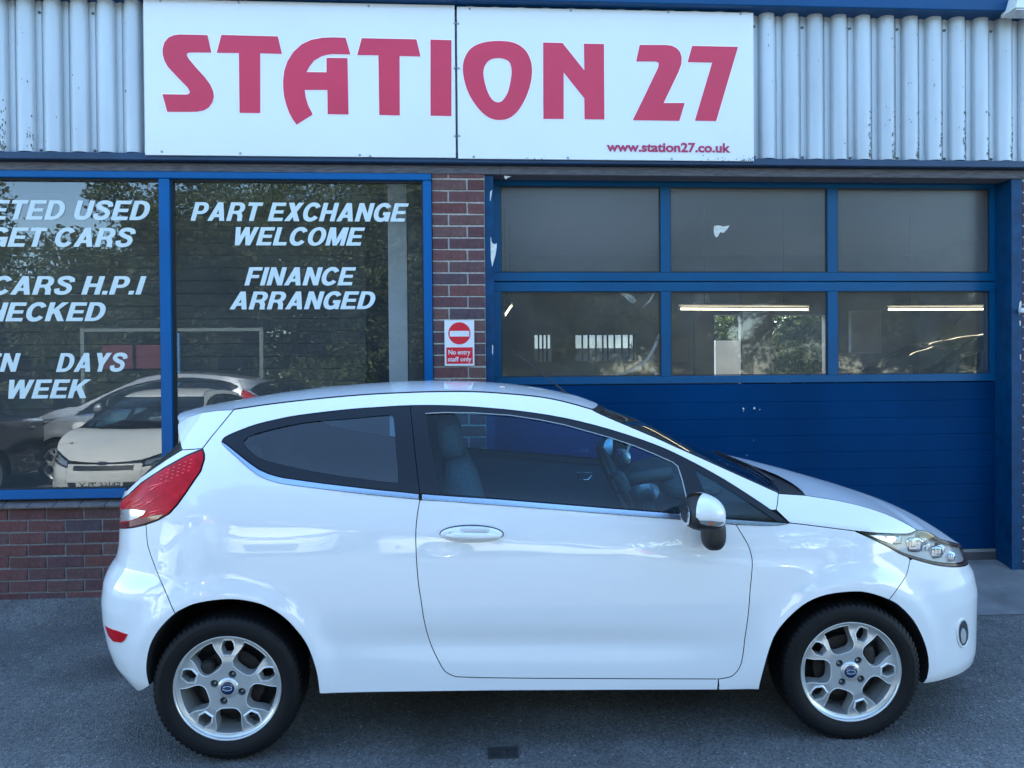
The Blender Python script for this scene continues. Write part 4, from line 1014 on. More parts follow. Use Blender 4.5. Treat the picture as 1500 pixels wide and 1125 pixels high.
# spoiler
sp_px = [(343,600),(320,601),(296,604.5),(276,610.5),(264,618)]
sp_B = SS(sp_px); s_ = Shell()
for sg in (1, -1): panel(s_, hatch_seam+sp_B[1:]+SS([(260.5,622),(261,632),(264,648),(267,659)]), sg=sg, grid=.02)
rC_px = [(866,587),(840,577.5),(793,568),(743,561.5),(693,558),(640,557),(590,558.5),(540,561.5),(473,567),(407,575.5),(353,584.5),(320,588.5),(290,594),(272,601)]
rC = np.array([CP(u, v, .12) for u, v in rC_px]); rCx = rC[::-1, 0]; rCz = rC[::-1, 2]
xr_ = float(rCx[0]); Bs = resamp(Bline(sp_B), 14); xr_ += .075; xs_ = np.interp(Bs[:, 0], [Bs[-1, 0], Bs[0, 0]], [xr_, Bs[0, 0]-.095]); kz = np.linspace(0, 1, 14)**2*.012; loft(s_, Bs, [(x, 0, float(np.interp(x, rCx, rCz))-.002-k_) for x, k_ in zip(xs_, kz)], 2.2)
# spoiler trailing face
Bs2 = [P3(*S(264, 618)), P3(*S(261, 634))]; loft(s_, Bs2, [(xs_[-1], 0, float(np.interp(xs_[-1], rCx, rCz))-.014), (-1.555, 0, 1.275)], 2.2)
s_.build('spoiler', white_paint, CAR)
# roof
s_ = Shell(); Br = resamp(Bline(roof_seam), 46); Br[:, 2] += .002
xs_ = np.interp(Br[:, 0], [Br[0, 0], Br[-1, 0]], [Br[0, 0]-.095, .31]); Br2 = Br.copy(); Br2[:, 1] += .006
ROOF = loft(s_, Br2, [(x, 0, float(np.interp(x, rCx, rCz))) for x in xs_], 2.3)
s_.build('roof', white_paint, CAR)
for sg in (1, -1):
    MB().tube([(q[0], sg*(q[1]+.003), q[2]+.0) for q in resamp(Bline(hatch_seam), 10)[:-1]]+[(q[0], sg*(q[1]+.0035), q[2]-.001) for q in Br], .0033, 6).build('roof_seal', liner, CAR, smooth=True)
# windscreen
s_ = Shell(); Bw = resamp(Bline(ws_edge), 26); wC = np.array([CP(u, v, .15) for u, v in ((867,587.5),(905,600),(937,613),(993,640),(1040,661),(1083,681))]); wC[:, 1] = 0
wC = np.concatenate([[[.312, 0, wC[0, 2]]], wC[1:], [[1.12, 0, .978]]]); wC = resamp(wC, 26); Bw2 = Bw.copy(); Bw2[:, 1] += .008
WSG = loft(s_, Bw2, wC, 2.3, off=-.002); s_.build('windscreen', screen_glass, CAR)
# dark print round the windscreen and cowl
t_ = MB()
for sg in (1, -1): t_.tube([(q[0], sg*(q[1]+.006), q[2]) for q in Bw], .006, 6)
G = WSG
for rows_ in ((0, 1), (24, 25)):
    nb = G.shape[1]; a_, b_ = G[rows_[0]], G[rows_[1]]; t_.add([tuple(q+np.array([0, 0, .003])) for q in a_]+[tuple(q+np.array([0, 0, .003])) for q in b_], [(j, j+1, nb+j+1, nb+j) for j in range(nb-1)])
t_.build('windscreen_seal', black_trim, CAR, smooth=True)
s_ = Shell(); cb0 = P3(*S(1140, 722)); cb1 = P3(*S(1179, 725)); loft(s_, resamp([cb0, cb1], 4), resamp([(1.12, 0, .974), (1.21, 0, .976)], 4), 2.1, off=-.004); s_.build('cowl', black_plastic, CAR)
# bonnet
s_ = Shell()
bs = a_base+[dlo_top[-1]]+bon_seam[1:]+[q for q in hl_top[1:] if q[0] < crease[-1][0]]+crease[::-1]
for sg in (1, -1): panel(s_, bs, sg=sg, grid=.02)
hb = [q for q in hl_top if q[0] > crease[-1][0]+.005]; Bb = resamp(Bline(crease+hb), 36)
bc = resamp([(q[0], 0, q[1]) for q in cat_smooth([(1.205, .985), (1.35, .966), (1.5, .930), (1.65, .886), (1.8, .832), (1.92, .772), (2.0, .715), (2.03, .675)], 5)], 36)
BON = loft(s_, Bb, bc, 1.9); s_.build('bonnet', white_paint, CAR)
for (u, v, y) in ((1220, 720, .2), (1172, 698, .55)):
    p = CP(u, v, y); MB().superell(p, (.018, .014, .006), 2.5, nu=12, nv=6).build('washer_jet', black_plastic, CAR, smooth=True)
# wipers
wp = MB()
def on_ws(i, j, d=.01): q = WSG[i, j]; return (q[0]+d*.4, q[1], q[2]+d)
for (j0_, j1_, i0_, i1_) in ((3, 15, 23, 24), (14, 25, 20, 24)):
    wp.tube([on_ws(i0_+(i1_-i0_)*0, j0_, .012), on_ws((i0_+i1_)//2, (j0_+j1_)//2, .016), on_ws(i1_, j1_, .014)], .006, 6)
wp.build('wiper', black_plastic, CAR, smooth=True)
# roof aerial
p0 = Vector(CP(838, 577, .0)); p1 = Vector(CP(752, 513, .0)); p0.z -= .02
MB().tube([p0, p0*.6+p1*.4, p1], [.007, .004, .0028], 6).build('aerial', black_plastic, CAR, smooth=True)

# glazing of the flanks
def arcs(pts, n=3): return SS(cat_smooth(pts, n, True))
g_q = arcs([(357,650),(360,643),(375,635),(440,620),(505,613.5),(560,608.5),(573,609),(577,618),(580,660),(583,704),(575,706.5),(540,703),(473,693.5),(393,676),(367,662)])
g_d = SS([(623,606),(650,604.5),(693,605),(747,608.5),(790,615),(827,622.5),(893,641),(930,653.5),(960,666),(985,677),(993,683),(1000,705),(1005,727),(1006,751),(950,748),(893,743),(800,736),(727,730),(647,723.5),(640,695),(633,660)])
g_t = SS([(1017,686),(1050,706),(1093,733),(1120,751),(1138,764),(1100,761.5),(1050,757),(1034,725)])
fr_r = [q for q in dlo_top[:i0]]+[b_split[0]]+[b_split[1]]+[q for q in dlo_bot if q[0] < b_split[1][0]-.004]
fr_d = [b_split[0]]+dlo_top[i0+1:]+[q for q in dlo_bot[1:] if q[0] > b_split[1][0]+.004]+[b_split[1]]
two('quarter_window_frame', lambda s, sg: panel(s, fr_r[:-1], [g_q], off=-.004, sg=sg, gap=.0015, grid=.04), black_trim)
two('door_window_frame', lambda s, sg: panel(s, fr_d, [g_d, g_t], off=-.003, sg=sg, gap=.0015, grid=.04), black_trim)
for sg in (1, -1):
    for nm, g in (('quarter_window', g_q), ('door_window', g_d), ('corner_window', g_t)):
        s_ = Shell(); panel(s_, g, off=-.009, sg=sg, gap=-.003, grid=.05, skirt=0); s_.build(nm, quarter_glass if nm == 'quarter_window' else car_glass, CAR)
mat('seal_pale', (.30, .33, .34), rough=.35, metal=.4)
for sg in (1, -1): MB().tube([P3(x, z, -.004, sg) for x, z in dens(g_d[:14], .03, False)], .0028, 5).build('window_seal', MATS['seal_pale'], CAR, smooth=True)
ch_r = [q for q in dlo_bot if q[0] < b_split[1][0]-.008][::-1]+[S(613.5, 723.6), S(613.5, 731)]+[q for q in chrome_bot[::-1][:-1] if q[0] < b_split[1][0]-.008]
ch_d = chrome_bot_d+[q for q in dlo_bot[1:] if q[0] > b_split[1][0]+.004]
two('chrome_strip', lambda s, sg: (panel(s, ch_r, off=.004, sg=sg, gap=.0008, grid=None, skirt=.012), panel(s, ch_d, off=.004, sg=sg, gap=.0008, grid=None, skirt=.012)), mat('satin_strip', (.36, .45, .62), rough=.22, metal=.85))

# lamps
for sg in (1, -1):
    hl = hl_bot+hl_top[::-1][:-1]
    s_ = Shell(); panel(s_, hl, off=-.001, sg=sg, gap=.003, grid=.03, skirt=0); H_ = s_.build('headlight', lamp_glass, CAR)
    s_ = Shell(); panel(s_, hl, off=-.028, sg=sg, gap=.001, grid=.02, skirt=0); s_.build('headlight_housing', mat('lamp_grey', (.30, .33, .37), rough=.35, metal=.25), H_)
    s_ = Shell(); panel(s_, hl, [inset(dens(hl, .02), .010)], off=-.002, sg=sg, gap=.001, grid=None, skirt=.02); s_.build('headlight_rim', black_trim, H_)
    rf = MB()
    for (u, v, r, e, mm) in ((1343, 800, .062, 1.0, 0), (1374, 811, .052, 1.1, 0), (1317, 793, .036, .9, 0), (1396, 819, .034, 1, 0)):
        x, z = S(u, v); y = -sg*(float(W(x, z))-.026)
        for k in range(6):
            rr = r*(1-k*.15); rf.tube([(x+rr*cos(a)*1.15, y+sg*.004*(5-k), z+rr*.62*sin(a)) for a in np.linspace(0, 2*pi, 17)[:-1]], .0035, 4, closed=True)
        rf.superell((x, y, z), (r*.62, .016, r*.50), 3.2, nu=16, nv=10); [rf.tube([(x+q*r, y-sg*.012, z-r*.4), (x+q*r*.9, y-sg*.016, z+r*.4)], .002, 4) for q in (-.45, -.15, .15, .45)]
    for k in range(5):
        u = 1298+k*21; x, z = S(u, 786+k*5.5); rf.superell(P3(x, z, -.014, sg), (.010, .006, .016), 4, nu=8, nv=6)
    rf.build('reflector', chrome, H_, smooth=False)
    s_ = Shell(); panel(s_, SS([(1262,780),(1300,784),(1318,788),(1308,797)]), off=-.010, sg=sg, gap=.0, grid=None, skirt=.01); s_.build('side_lamp', clear_lens, H_)
    # tail lamp
    tl = tl_low+tl_top[:-1]
    s_ = Shell(); panel(s_, tl, off=-.002, sg=sg, gap=.001, grid=None, skirt=.02); Tn = s_.build('tail_light', black_trim, CAR)
    tin = inset(dens(tl, .015), .0052)
    cl = SS([(174,743),(185,745),(200,746),(214,748),(211,753),(203,758),(192,762),(180,763),(174,762)])
    s_ = Shell(); panel(s_, [q for q in tin], off=.003, sg=sg, gap=0, grid=.03, skirt=.01); s_.build('tail_lens', red_lens, Tn)
    s_ = Shell(); panel(s_, cl, off=.0055, sg=sg, gap=0, grid=None, skirt=.005); s_.build('reverse_lens', clear_lens, Tn)
    s_ = Shell(); panel(s_, SS([(176,766.5),(203,759.5),(225,755),(240,753),(232,760),(212,766.5),(195,770.5),(176,774)]), off=.0052, sg=sg, gap=0, grid=None, skirt=.004); s_.build('lower_lens', dark_red_lens, Tn)
    d_ = MB()
    for i in range(6):
        for j in range(7):
            u = 243+i*8.2-j*1.2; v = 676+j*5.2-i*3.6
            x, z = S(u, v)
            if not pip(np.array([[x, z]]), inset(dens(tl, .015), .016))[0]: continue
            d_.superell(P3(x, z, .003, sg), (.0055, .003, .003), 2, nu=8, nv=5)
    for (u0, v0, u1, v1) in ((186,738,200,726),(192,742,214,726),(190,748,222,730),(205,746,235,724),(212,752,240,746),(216,756,236,750),(214,722,238,708),(208,716,250,704),(182,748,190,740),(210,734,226,737)):
        x, z = S(u0, v0); x2, z2 = S(u1, v1); d_.tube([P3(x, z, .0035, sg), P3((x+x2)/2, (z+z2)/2, .0035, sg), P3(x2, z2, .003, sg)], [.001, .0035, .001], 5)
    d_.build('lens_relief', mat('red_bright', (.85, .03, .05), rough=.15, coat=1), Tn, smooth=True)
    s_ = Shell(); panel(s_, SS([(154,916),(170,923),(187,929),(183,937),(178,941),(166,939),(159,931)]), off=.003, sg=sg, gap=0, grid=None, skirt=.006); s_.build('reflector', red_lens, CAR)
    # fog lamp
    def ell(cu_, cv_, ru, rv, n=20): return SS([(cu_+ru*cos(2*pi*k/n), cv_+rv*sin(2*pi*k/n)) for k in range(n)])
    s_ = Shell(); panel(s_, ell(1411, 927, 6.2, 18), off=.004, sg=sg, gap=0, grid=None, skirt=.004); FL = s_.build('fog_lamp', mat('fog_dark', (.02, .022, .026), rough=.2, coat=1), CAR)
    s_ = Shell(); panel(s_, ell(1410, 931, 4.0, 11), off=.0065, sg=sg, gap=0, grid=None, skirt=.003); s_.build('lens', clear_lens, FL)
    m_ = MB(); m_.tube([P3(x, z, .001, sg) for x, z in ell(1409.5, 927, 8.6, 20.5, 28)], .0035, 6, closed=True); m_.build('bezel', white_paint, FL, smooth=True)

# door furniture
def handle(parent, sg):
    x, z = S(691, 782.5); y = float(W(x, z)); sl = -.02
    def tilt(q): return [q[0], q[1]*sg, q[2]+sl*q[0]]
    g = MB(); g.tube([(x+.124*cos(a), -sg*(y-.0005), z+sl*.124*cos(a)+.035*sin(a)) for a in np.linspace(0, 2*pi, 41)[:-1]], .0022, 5, closed=True); g.build('handle_gap', black_plastic, parent, smooth=True)
    b = MB(); b.superell((x, -sg*(y+.004), z), (.121, .016, .032), 2.2, nu=40, nv=20, fn=tilt); b.build('handle', white_paint, parent, smooth=True)
    b = MB(); b.superell((x+.012, -sg*(y+.016), z+.022), (.058, .010, .011), 3, nu=24, nv=10, fn=tilt); b.build('handle_recess', mat('recess_shade', (.62, .64, .66), rough=.5), parent, smooth=True)
    b = MB(); b.superell((x+.006, -sg*(y+.020), z-.002), (.106, .013, .014), 2.4, nu=32, nv=14, fn=tilt); b.build('handle_bar', white_paint, parent, smooth=True)
    x2, z2 = S(660, 782); b = MB(); b.lathe([(.0004, -.004), (.0055, -.004), (.0065, -.001), (.0095, -.001), (.0105, .004)], (x2, -(y+.019), z2), n=20)
    if sg > 0: b.build('lock', mat('lock_metal', (.55, .45, .38), rough=.3, metal=1), parent, smooth=True)
handle(NEAR_DOOR, 1); handle(FAR_DOOR, -1)
def mirror(parent, sg):
    c = CP(1030, 747, -.955)
    def flat(a, lo=-.056, k=1.0):
        def fn(q):
            x = max(q[0], lo); return [x, q[1]*sg, q[2]+.10*max(0, -q[0]-.0)*0-.18*max(q[0], 0)]
        return fn
    mm = CP(1030, 747, -.955); cx, cy, cz = mm[0], mm[1]*1.0, mm[2]
    b = MB(); b.superell((cx-.004, sg*cy, cz-.012), (.077, .096, .062), 2.5, nu=36, nv=24, fn=flat(0, -.070)); M_ = b.build('mirror', black_plastic, parent, smooth=True)
    b = MB(); nu, nv = 30, 16
    def se(th, ph, a, e=2.3):
        sp_ = lambda q, p: math.copysign(abs(q)**p, q)
        q = [sp_(cos(ph), 2/e)*sp_(cos(th), 2/e)*a[0], sp_(cos(ph), 2/e)*sp_(sin(th), 2/e)*a[1], sp_(sin(ph), 2/e)*a[2]]
        q = [max(q[0], -.052), q[1]*sg, q[2]-.18*max(q[0], 0)]; return (q[0]+cx, q[1]+sg*cy, q[2]+cz)
    def patch(t0, t1, p0_, p1_, a, nm, mt, nu=30, nv=14):
        b_ = MB(); V = [se(t0+(t1-t0)*i/nu, p0_+(p1_-p0_)*j/nv, a) for j in range(nv+1) for i in range(nu+1)]
        b_.add(V, [(j*(nu+1)+i, j*(nu+1)+i+1, (j+1)*(nu+1)+i+1, (j+1)*(nu+1)+i) for j in range(nv) for i in range(nu)]); return b_.build(nm, mt, M_, smooth=True)
    patch(-pi*.72, pi*.72, -.80, pi/2, (.078, .104, .064), 'mirror_cap', white_paint)
    # indicator on the outer lower edge
    patch(-pi*.66, -pi*.20, -.60, -.24, (.0805, .1065, .0665), 'indicator', mat('indicator_clear', (.42, .43, .44), rough=.15, metal=.5, coat=1) if 'indicator_clear' not in MATS else MATS['indicator_clear']); patch(-pi*.525, -pi*.485, -.52, -.32, (.0815, .1075, .0672), 'indicator_bulb', amber)
    b = MB(); s = MB()
    q = CP(1045, 783, -.885); s.superell((q[0], sg*q[1], q[2]+.005), (.046, .05, .066), 2.6, nu=26, nv=18); s.build('mirror_arm', black_plastic, M_, smooth=True)
    g = MB(); g.superell((cx-.0725, sg*cy, cz-.012), (.001, .07, .040), 2.6, nu=20, nv=10); g.build('mirror_glass', chrome, M_, smooth=True)
mirror(NEAR_DOOR, 1); mirror(FAR_DOOR, -1)
# rear wiper hub
p = CP(198, 692, -.05); b = MB(); b.superell((-1.80, -.02, 1.045), (.030, .034, .026), 2.4, nu=16, nv=10); b.tube([(-1.80, 0, 1.06), (-1.795, .15, 1.065), (-1.775, .36, 1.07)], .009, 6); b.build('rear_wiper', black_plastic, CAR, smooth=True)

# dark inner shell, wheel wells, floor
glz = [inset(dens(g, .03), -.012) for g in (g_q, g_d, g_t)]
outer = r_seam[::-1]+tl_low[::-1][3:]+hatch_seam[1:]+roof_seam[1:]+ws_edge[1:]+a_base[1:]+bon_seam+[q for q in hl_bot[1:] if q[0] < f_seam[0][0]-.004]+f_seam[:-1]+archF[iF::-1]+sill+archR[:iR:-1][1:]
two('inner_shell', lambda s, sg: panel(s, outer, glz, off=-.022, sg=sg, gap=.004, grid=.06, skirt=0), mat('inner_trim', (.045, .055, .065), rough=.8) if 'inner_trim' not in MATS else MATS['inner_trim'])
s_ = Shell(); loft(s_, np.array(Br)-np.array([0, -.02, .03]), [(x, 0, float(np.interp(x, rCx, rCz))-.03) for x in xs_], 2.3); s_.build('headlining', mat('headlining', (.35, .36, .36), rough=.95), CAR)
uf = MB(); uf.box(-1.50, 1.62, -.40, .40, .24, .27); uf.box(-.82, .82, -.775, .775, .235, .265); uf.build('floor', liner, CAR)
for (path, nm) in ((archR, 'wheel_arch'), (archF, 'wheel_arch')):
    for sg in (1, -1):
        m_ = MB(); n_ = len(path)
        v = [P3(x, z, -.004, sg) for x, z in path]+[(x, -sg*.42, z) for x, z in path]+[(x, -sg*(float(W(x, z))-.03), z) for x, z in path]
        m_.add(v, [(i, i+1, n_+i+1, n_+i) for i in range(n_-1)]); m_.add([(x, -sg*.42, z) for x, z in path], [tuple(range(n_))]); m_.build(nm, liner, CAR, smooth=False)

# wheels
def rot2(p, a): return (p[0]*cos(a)-p[1]*sin(a), p[0]*sin(a)+p[1]*cos(a))
RR = .203
hexo = [(-.085, .93), (.085, .93), (.125, .86), (.157, .75), (.097, .60), (-.097, .60), (-.157, .75), (-.125, .86)]
hexi = [(-.068, .905), (.068, .905), (.100, .85), (.122, .755), (.072, .640), (-.072, .640), (-.122, .755), (-.100, .85)]
bigh = cat_smooth([(-.10, .392), (.10, .392), (.185, .425), (.235, .49), (.248, .58), (.240, .70), (.246, .80), (.262, .865), (.235, .885), (.12, .905), (0, .910), (-.12, .905), (-.235, .885), (-.262, .865), (-.246, .80), (-.240, .70), (-.248, .58), (-.235, .49), (-.185, .425)], 2, True)
def dish(x, z):
    r = np.hypot(x, z)/RR; return np.interp(r, [0, .14, .34, .5, .62, .85, .93, 1.0], [.004, .004, .003, .001, .004, .014, .012, .002])
def make_wheel(front):
    t = bpy.data.objects.new('wheel', None); C.objects.link(t); t.parent = CAR
    a0 = radians(-17.6 if front else 0)
    # tyre
    ty = MB(); prof = [(.2035, -.080), (.208, -.088), (.214, -.0905), (.226, -.0965), (.242, -.0990), (.258, -.0972), (.268, -.0935), (.276, -.088), (.2835, -.078), (.2865, -.066), (.288, -.045), (.288, .045), (.2865, .066), (.2835, .078), (.268, .0935), (.242, .099), (.208, .088)]
    prof = [(.2035+(r-.2035)*.96, a) for r, a in prof]; ty.lathe(prof, n=96); 
    # shoulder blocks and tread grooves
    for k in range(72):
        A = 2*pi*k/72
        for s_g, (r0, r1) in ((-1, (.2775, .2868)), (1, (.2775, .2868))):
            v = []
            for r, yy in ((.2705, -.0905), (.2775, -.0880), (.2846, -.0795), (.2876, -.066)):
                for dA in (-.0225, .0225):
                    r2 = .2035+(r-.2035)*.96; v.append(((r2+.0018)*cos(A+dA+ (0 if yy > -.08 else -.006)), (yy-.0012)*(1 if s_g < 0 else -1), (r2+.0018)*sin(A+dA)))
            ty.add(v, [(0, 1, 3, 2), (2, 3, 5, 4), (4, 5, 7, 6), (0, 2, 4, 6), (1, 7, 5, 3)])
    for yy in (-.040, -.015, .012, .038): ty.lathe([(.2854, yy-.009), (.2862, yy-.008), (.2862, yy+.008), (.2854, yy+.009)], n=64)
    for k in range(1, 3): ty.tube([((.228+.012*k)*cos(a), -.0985, (.228+.012*k)*sin(a)) for a in np.linspace(0, 2*pi, 73)[:-1]], .0008, 4, closed=True)
    o = ty.build('tyre', rubber, t, smooth=True); auto_smooth(o, 30)
    Y0 = -.0745
    rim = MB(); rim.lathe([(.2045, Y0-.004), (.2065, Y0-.0125), (.2045, Y0-.0145), (.201, Y0-.013), (.1985, Y0-.006), (.1965, Y0+.004), (.190, Y0+.03), (.176, Y0+.055), (.172, .06), (.19, .085)], n=96)
    ob = rim.build('rim_barrel', alloy, t, smooth=True)
    # spoke face with through holes
    sc_ = lambda L: [(q[0]*RR, q[1]*RR) for q in L]
    HB = []; HI = []; HO = []
    for k in range(5):
        a = a0+2*pi*k/5; HI.append([rot2(q, a) for q in sc_(hexi)]); HO.append([rot2(q, a) for q in sc_(hexo)])
        HB.append([rot2(q, a+pi/5) for q in sc_(bigh)])
    nuts = [rot2((.27*RR, 0), a0+radians(71.6)+pi/2*k) for k in range(4)]
    HN = [[(c[0]+.0152*cos(q), c[1]+.0152*sin(q)) for q in np.linspace(0, 2*pi, 17)[:-1]] for c in nuts]
    outl = [(.975*RR*cos(q), .975*RR*sin(q)) for q in np.linspace(0, 2*pi, 121)[:-1]]
    holes_ = [dens(h, .008) for h in HB]+[dens(h, .008) for h in HI]+HN
    v, f = cdt(outl, holes_, .0085)
    hexd = np.zeros(len(v))
    for H in HO: hexd += pip(v, H)*1.0
    # raised lip round each hexagonal pocket
    def yat(v): 
        d = dish(v[:, 0], v[:, 1]); return Y0-.008+d
    vv = np.array(v); yb = yat(vv)
    face = MB(); face.add([(q[0], yy, q[1]) for q, yy in zip(vv, yb)], [tuple(t3) for t3 in f])
    # facets leading from the openings to the barrel: inner walls slope
    for H, dep, shr in [(h, .046, .90) for h in holes_[:5]]+[(h, .030, .86) for h in holes_[5:10]]+[(h, .018, 1.0) for h in HN]:
        h = np.array(H); c = h.mean(0); n_ = len(h); y1 = yat(h); h2 = c+(h-c)*shr
        vm = c+(h-c)*(shr+(1-shr)*.75)
        face.add([(q[0], a, q[1]) for q, a in zip(h, y1)]+[(q[0], a+dep, q[1]) for q, a in zip(h2, y1)], [(i, (i+1) % n_, n_+(i+1) % n_, n_+i) for i in range(n_)])
    o = face.build('spokes', alloy, t, smooth=False); auto_smooth(o, 28)
    for H, Hi in zip(HO, HI):
        lip = MB()
        a_ = np.array(H)*.5+np.array(Hi)*.5; yy = yat(a_); n_ = len(a_)
        A2 = np.array(Hi); Bo = np.array(H); yi = yat(A2); yo = yat(Bo)
        V = [(q[0], y-.000, q[1]) for q, y in zip(Bo, yo)]+[(q[0], y-.0055, q[1]) for q, y in zip(a_, yy)]+[(q[0], y-.0055, q[1]) for q, y in zip(a_*.45+A2*.55, yy)]+[(q[0], y+.004, q[1]) for q, y in zip(A2, yi)]
        lip.add(V, [(r*n_+i, r*n_+(i+1) % n_, (r+1)*n_+(i+1) % n_, (r+1)*n_+i) for r in range(3) for i in range(n_)])
        lip.build('spoke_rim', alloy_edge, t, smooth=False)
    for H in HB:
        q = np.array(dens(H, .010)); y1 = yat(q); e_ = MB(); e_.tube([(a[0], b-.0002, a[1]) for a, b in zip(q*1.0, y1)], .0016, 5, closed=True); e_.build('spoke_edge', alloy_edge, t, smooth=True)
    for c in nuts:
        nt_ = MB(); nt_.lathe([(.0004, -.0075), (.004, -.0072), (.0072, -.004), (.0088, 0), (.0088, .012)], (c[0], Y0+.008, c[1]), n=6); nt_.build('wheel_nut', chrome, t, smooth=False)
        nb_ = MB(); nb_.lathe([(.0151, .0005), (.0002, .011)], (c[0], Y0+.002, c[1]), n=12); nb_.build('nut_recess', black_plastic, t)
    cp_ = MB(); cp_.lathe([(.0260, -.0005), (.0385, .0012), (.0405, .006)], (0, Y0-.009, 0), n=48); cp_.build('hub_ring', alloy, t, smooth=True)
    cp_ = MB(); cp_.lathe([(.0002, -.0045), (.014, -.0040), (.024, -.0022), (.0272, .0005), (.0272, .004)], (0, Y0-.009, 0), n=40); cb = cp_.build('centre_cap', navy, t, smooth=True)
    em = MB(); em.tube([(.0175*cos(a), Y0-.0133, .0085*sin(a)) for a in np.linspace(0, 2*pi, 33)[:-1]], .0008, 4, closed=True)
    v_, f_ = text_mesh('Ford', bold=.0); v_ = (v_-(v_.min(0)+v_.max(0))/2); v_ /= np.ptp(v_[:, 0]); v_ *= .026
    ang = a0+(radians(10) if front else radians(70)); em.add([(*[(q[0]+.2*q[1])*cos(ang*0)-q[1]*0 for _ in (0,)], Y0-.0138, q[1]) for q in v_], f_)
    em.build('emblem', chrome, t)
    bd_ = MB(); bd_.lathe([(.0002, .0), (.05, .0), (.052, .012), (.128, .012), (.128, .024), (.0002, .024)], (0, -.030, 0), n=48); bd_.build('brake_disc', dark_metal, t, smooth=False)
    bk = MB(); bk.lathe([(.0002, .03), (.172, .03)], (0, .0, 0), n=32); 
    # caliper and backing
    cl_ = MB(); cl_.superell((.085 if front else -.085, -.03, .05), (.03, .035, .05), 3, nu=12, nv=8); cl_.build('caliper', dark_metal, t); bk.build('backing_plate', liner, t)
    return t
WH = {}
for front, x in ((False, RX), (True, FX)):
    t = make_wheel(front); t.location = (x, -.733, RW); WH[front] = t
    c = copy_tree(t, CAR); c.location = (x, .733, RW); c.rotation_euler = (0, 0, pi)
# steer the front wheel slightly
WH[True].rotation_euler = (0, 0, radians(-3.0))

# cabin
seat_geo = []
def seat(y, x0=-.32):
    t = bpy.data.objects.new('seat', None); C.objects.link(t); t.parent = CAR; t.location = (x0, y, 0)
    lean = lambda a: (lambda q: [q[0]*cos(a)-q[2]*sin(a), q[1], q[0]*sin(a)+q[2]*cos(a)])
    b = MB(); b.superell((.24, 0, .47), (.27, .24, .085), 3.5, nu=24, nv=12); b.build('cushion', seat_cloth, t, smooth=True)
    b = MB(); b.superell((-.03, 0, .80), (.085, .235, .33), 3.2, nu=24, nv=16, fn=lean(.20)); b.build('backrest', seat_cloth, t, smooth=True)
    b = MB(); b.superell((-.125, 0, 1.215), (.055, .125, .105), 2.8, nu=20, nv=12, fn=lean(.15)); b.tube([(-.11, -.05, 1.0), (-.12, -.05, 1.15)], .006, 6).tube([(-.11, .05, 1.0), (-.12, .05, 1.15)], .006, 6); b.build('headrest', seat_cloth, t, smooth=True)
    return t
hx = CP(668, 640, -.36)
s1 = seat(-.36, float(hx[0])+.10); s2 = copy_tree(s1, CAR); s2.location = (float(hx[0])+.06, .36, 0)
b = MB(); b.superell((-.98, 0, .50), (.25, .60, .09), 4, nu=24, nv=10); b.superell((-1.20, 0, .78), (.08, .60, .28), 4, nu=24, nv=12, fn=lambda q: [q[0]-q[2]*.25, q[1], q[2]]); b.superell((-1.30, -.30, 1.10), (.05, .13, .07), 3, nu=16, nv=8); b.superell((-1.30, .30, 1.10), (.05, .13, .07), 3, nu=16, nv=8); b.build('rear_seat', seat_cloth, CAR, smooth=True)
b = MB()
dp = [(.62, .62), (.60, .86), (.66, .93), (.78, .965), (1.0, .955), (1.12, .93), (1.12, .60)]
b.add([(x, y, z) for y in (-.70, .70) for x, z in dp], [(i, 7+i, 8+i, i+1) for i in range(6)]+[tuple(range(7)), tuple(range(13, 6, -1))])
b.superell((.70, -.36, .97), (.13, .19, .05), 2.6, nu=20, nv=10); b.build('dashboard', dash_plastic, CAR)
b = MB(); b.superell((.62, 0, .80), (.035, .13, .12), 3, nu=16, nv=10); b.build('centre_console', mat('console_silver', (.35, .38, .40), rough=.4, metal=.4), CAR, smooth=True)
sw = empty('steering_wheel'); sw.parent = CAR; q = CP(905, 700, -.36); sw.location = (float(q[0])-.005, -.36, float(q[2])-.03); sw.rotation_euler = (0, radians(-25), 0)
b = MB(); b.tube([(0, .185*cos(a),   .185*sin(a)) for a in np.linspace(0, 2*pi, 49)[:-1]], .0135, 8, closed=True); b.build('rim', black_plastic, sw, smooth=True)
b = MB(); b.superell((.03, 0, 0), (.025, .06, .05), 2.6, nu=16, nv=10); b.tube([(.02, -.18, 0), (.02, .18, 0)], .012, 6).tube([(.02, 0, 0), (.01, 0, -.18)], .012, 6).tube([(.04, 0, 0), (.25, 0, -.06)], .03, 8); b.build('hub', dash_plastic, sw, smooth=True)
# far door card and its pull, cabin mirror, handbrake
dc = Shell(); panel(dc, [(-.50, .30), (.80, .30), (.80, .88), (-.50, 1.0)], off=-.05, sg=-1, gap=0, grid=.1, skirt=.01); dc.build('door_card', mat('card_trim', (.06, .10, .15), rough=.7), CAR)
b = MB(); p = CP(857, 697, .70); b.tube([(p[0]-.05, p[1], p[2]+.02), (p[0]+.05, p[1], p[2]+.02), (p[0]+.02, p[1], p[2]-.025), (p[0]-.035, p[1], p[2]-.025)], .006, 6, closed=True); b.build('door_pull', chrome, CAR, smooth=True)
b = MB(); p = CP(908, 668, .0); b.superell((p[0]+.02, 0, p[2]), (.022, .11, .035), 3, nu=20, nv=10); b.tube([(p[0]+.03, 0, p[2]), (p[0]+.06, 0, p[2]+.09)], .008, 6); b.build('cabin_mirror', clear_lens, CAR, smooth=True)
b = MB(); p = CP(940, 712, -.1); b.superell((p[0], -.05, p[2]-.02), (.05, .12, .05), 3, nu=14, nv=8); b.build('instrument_trim', MATS['console_silver'], CAR, smooth=True)
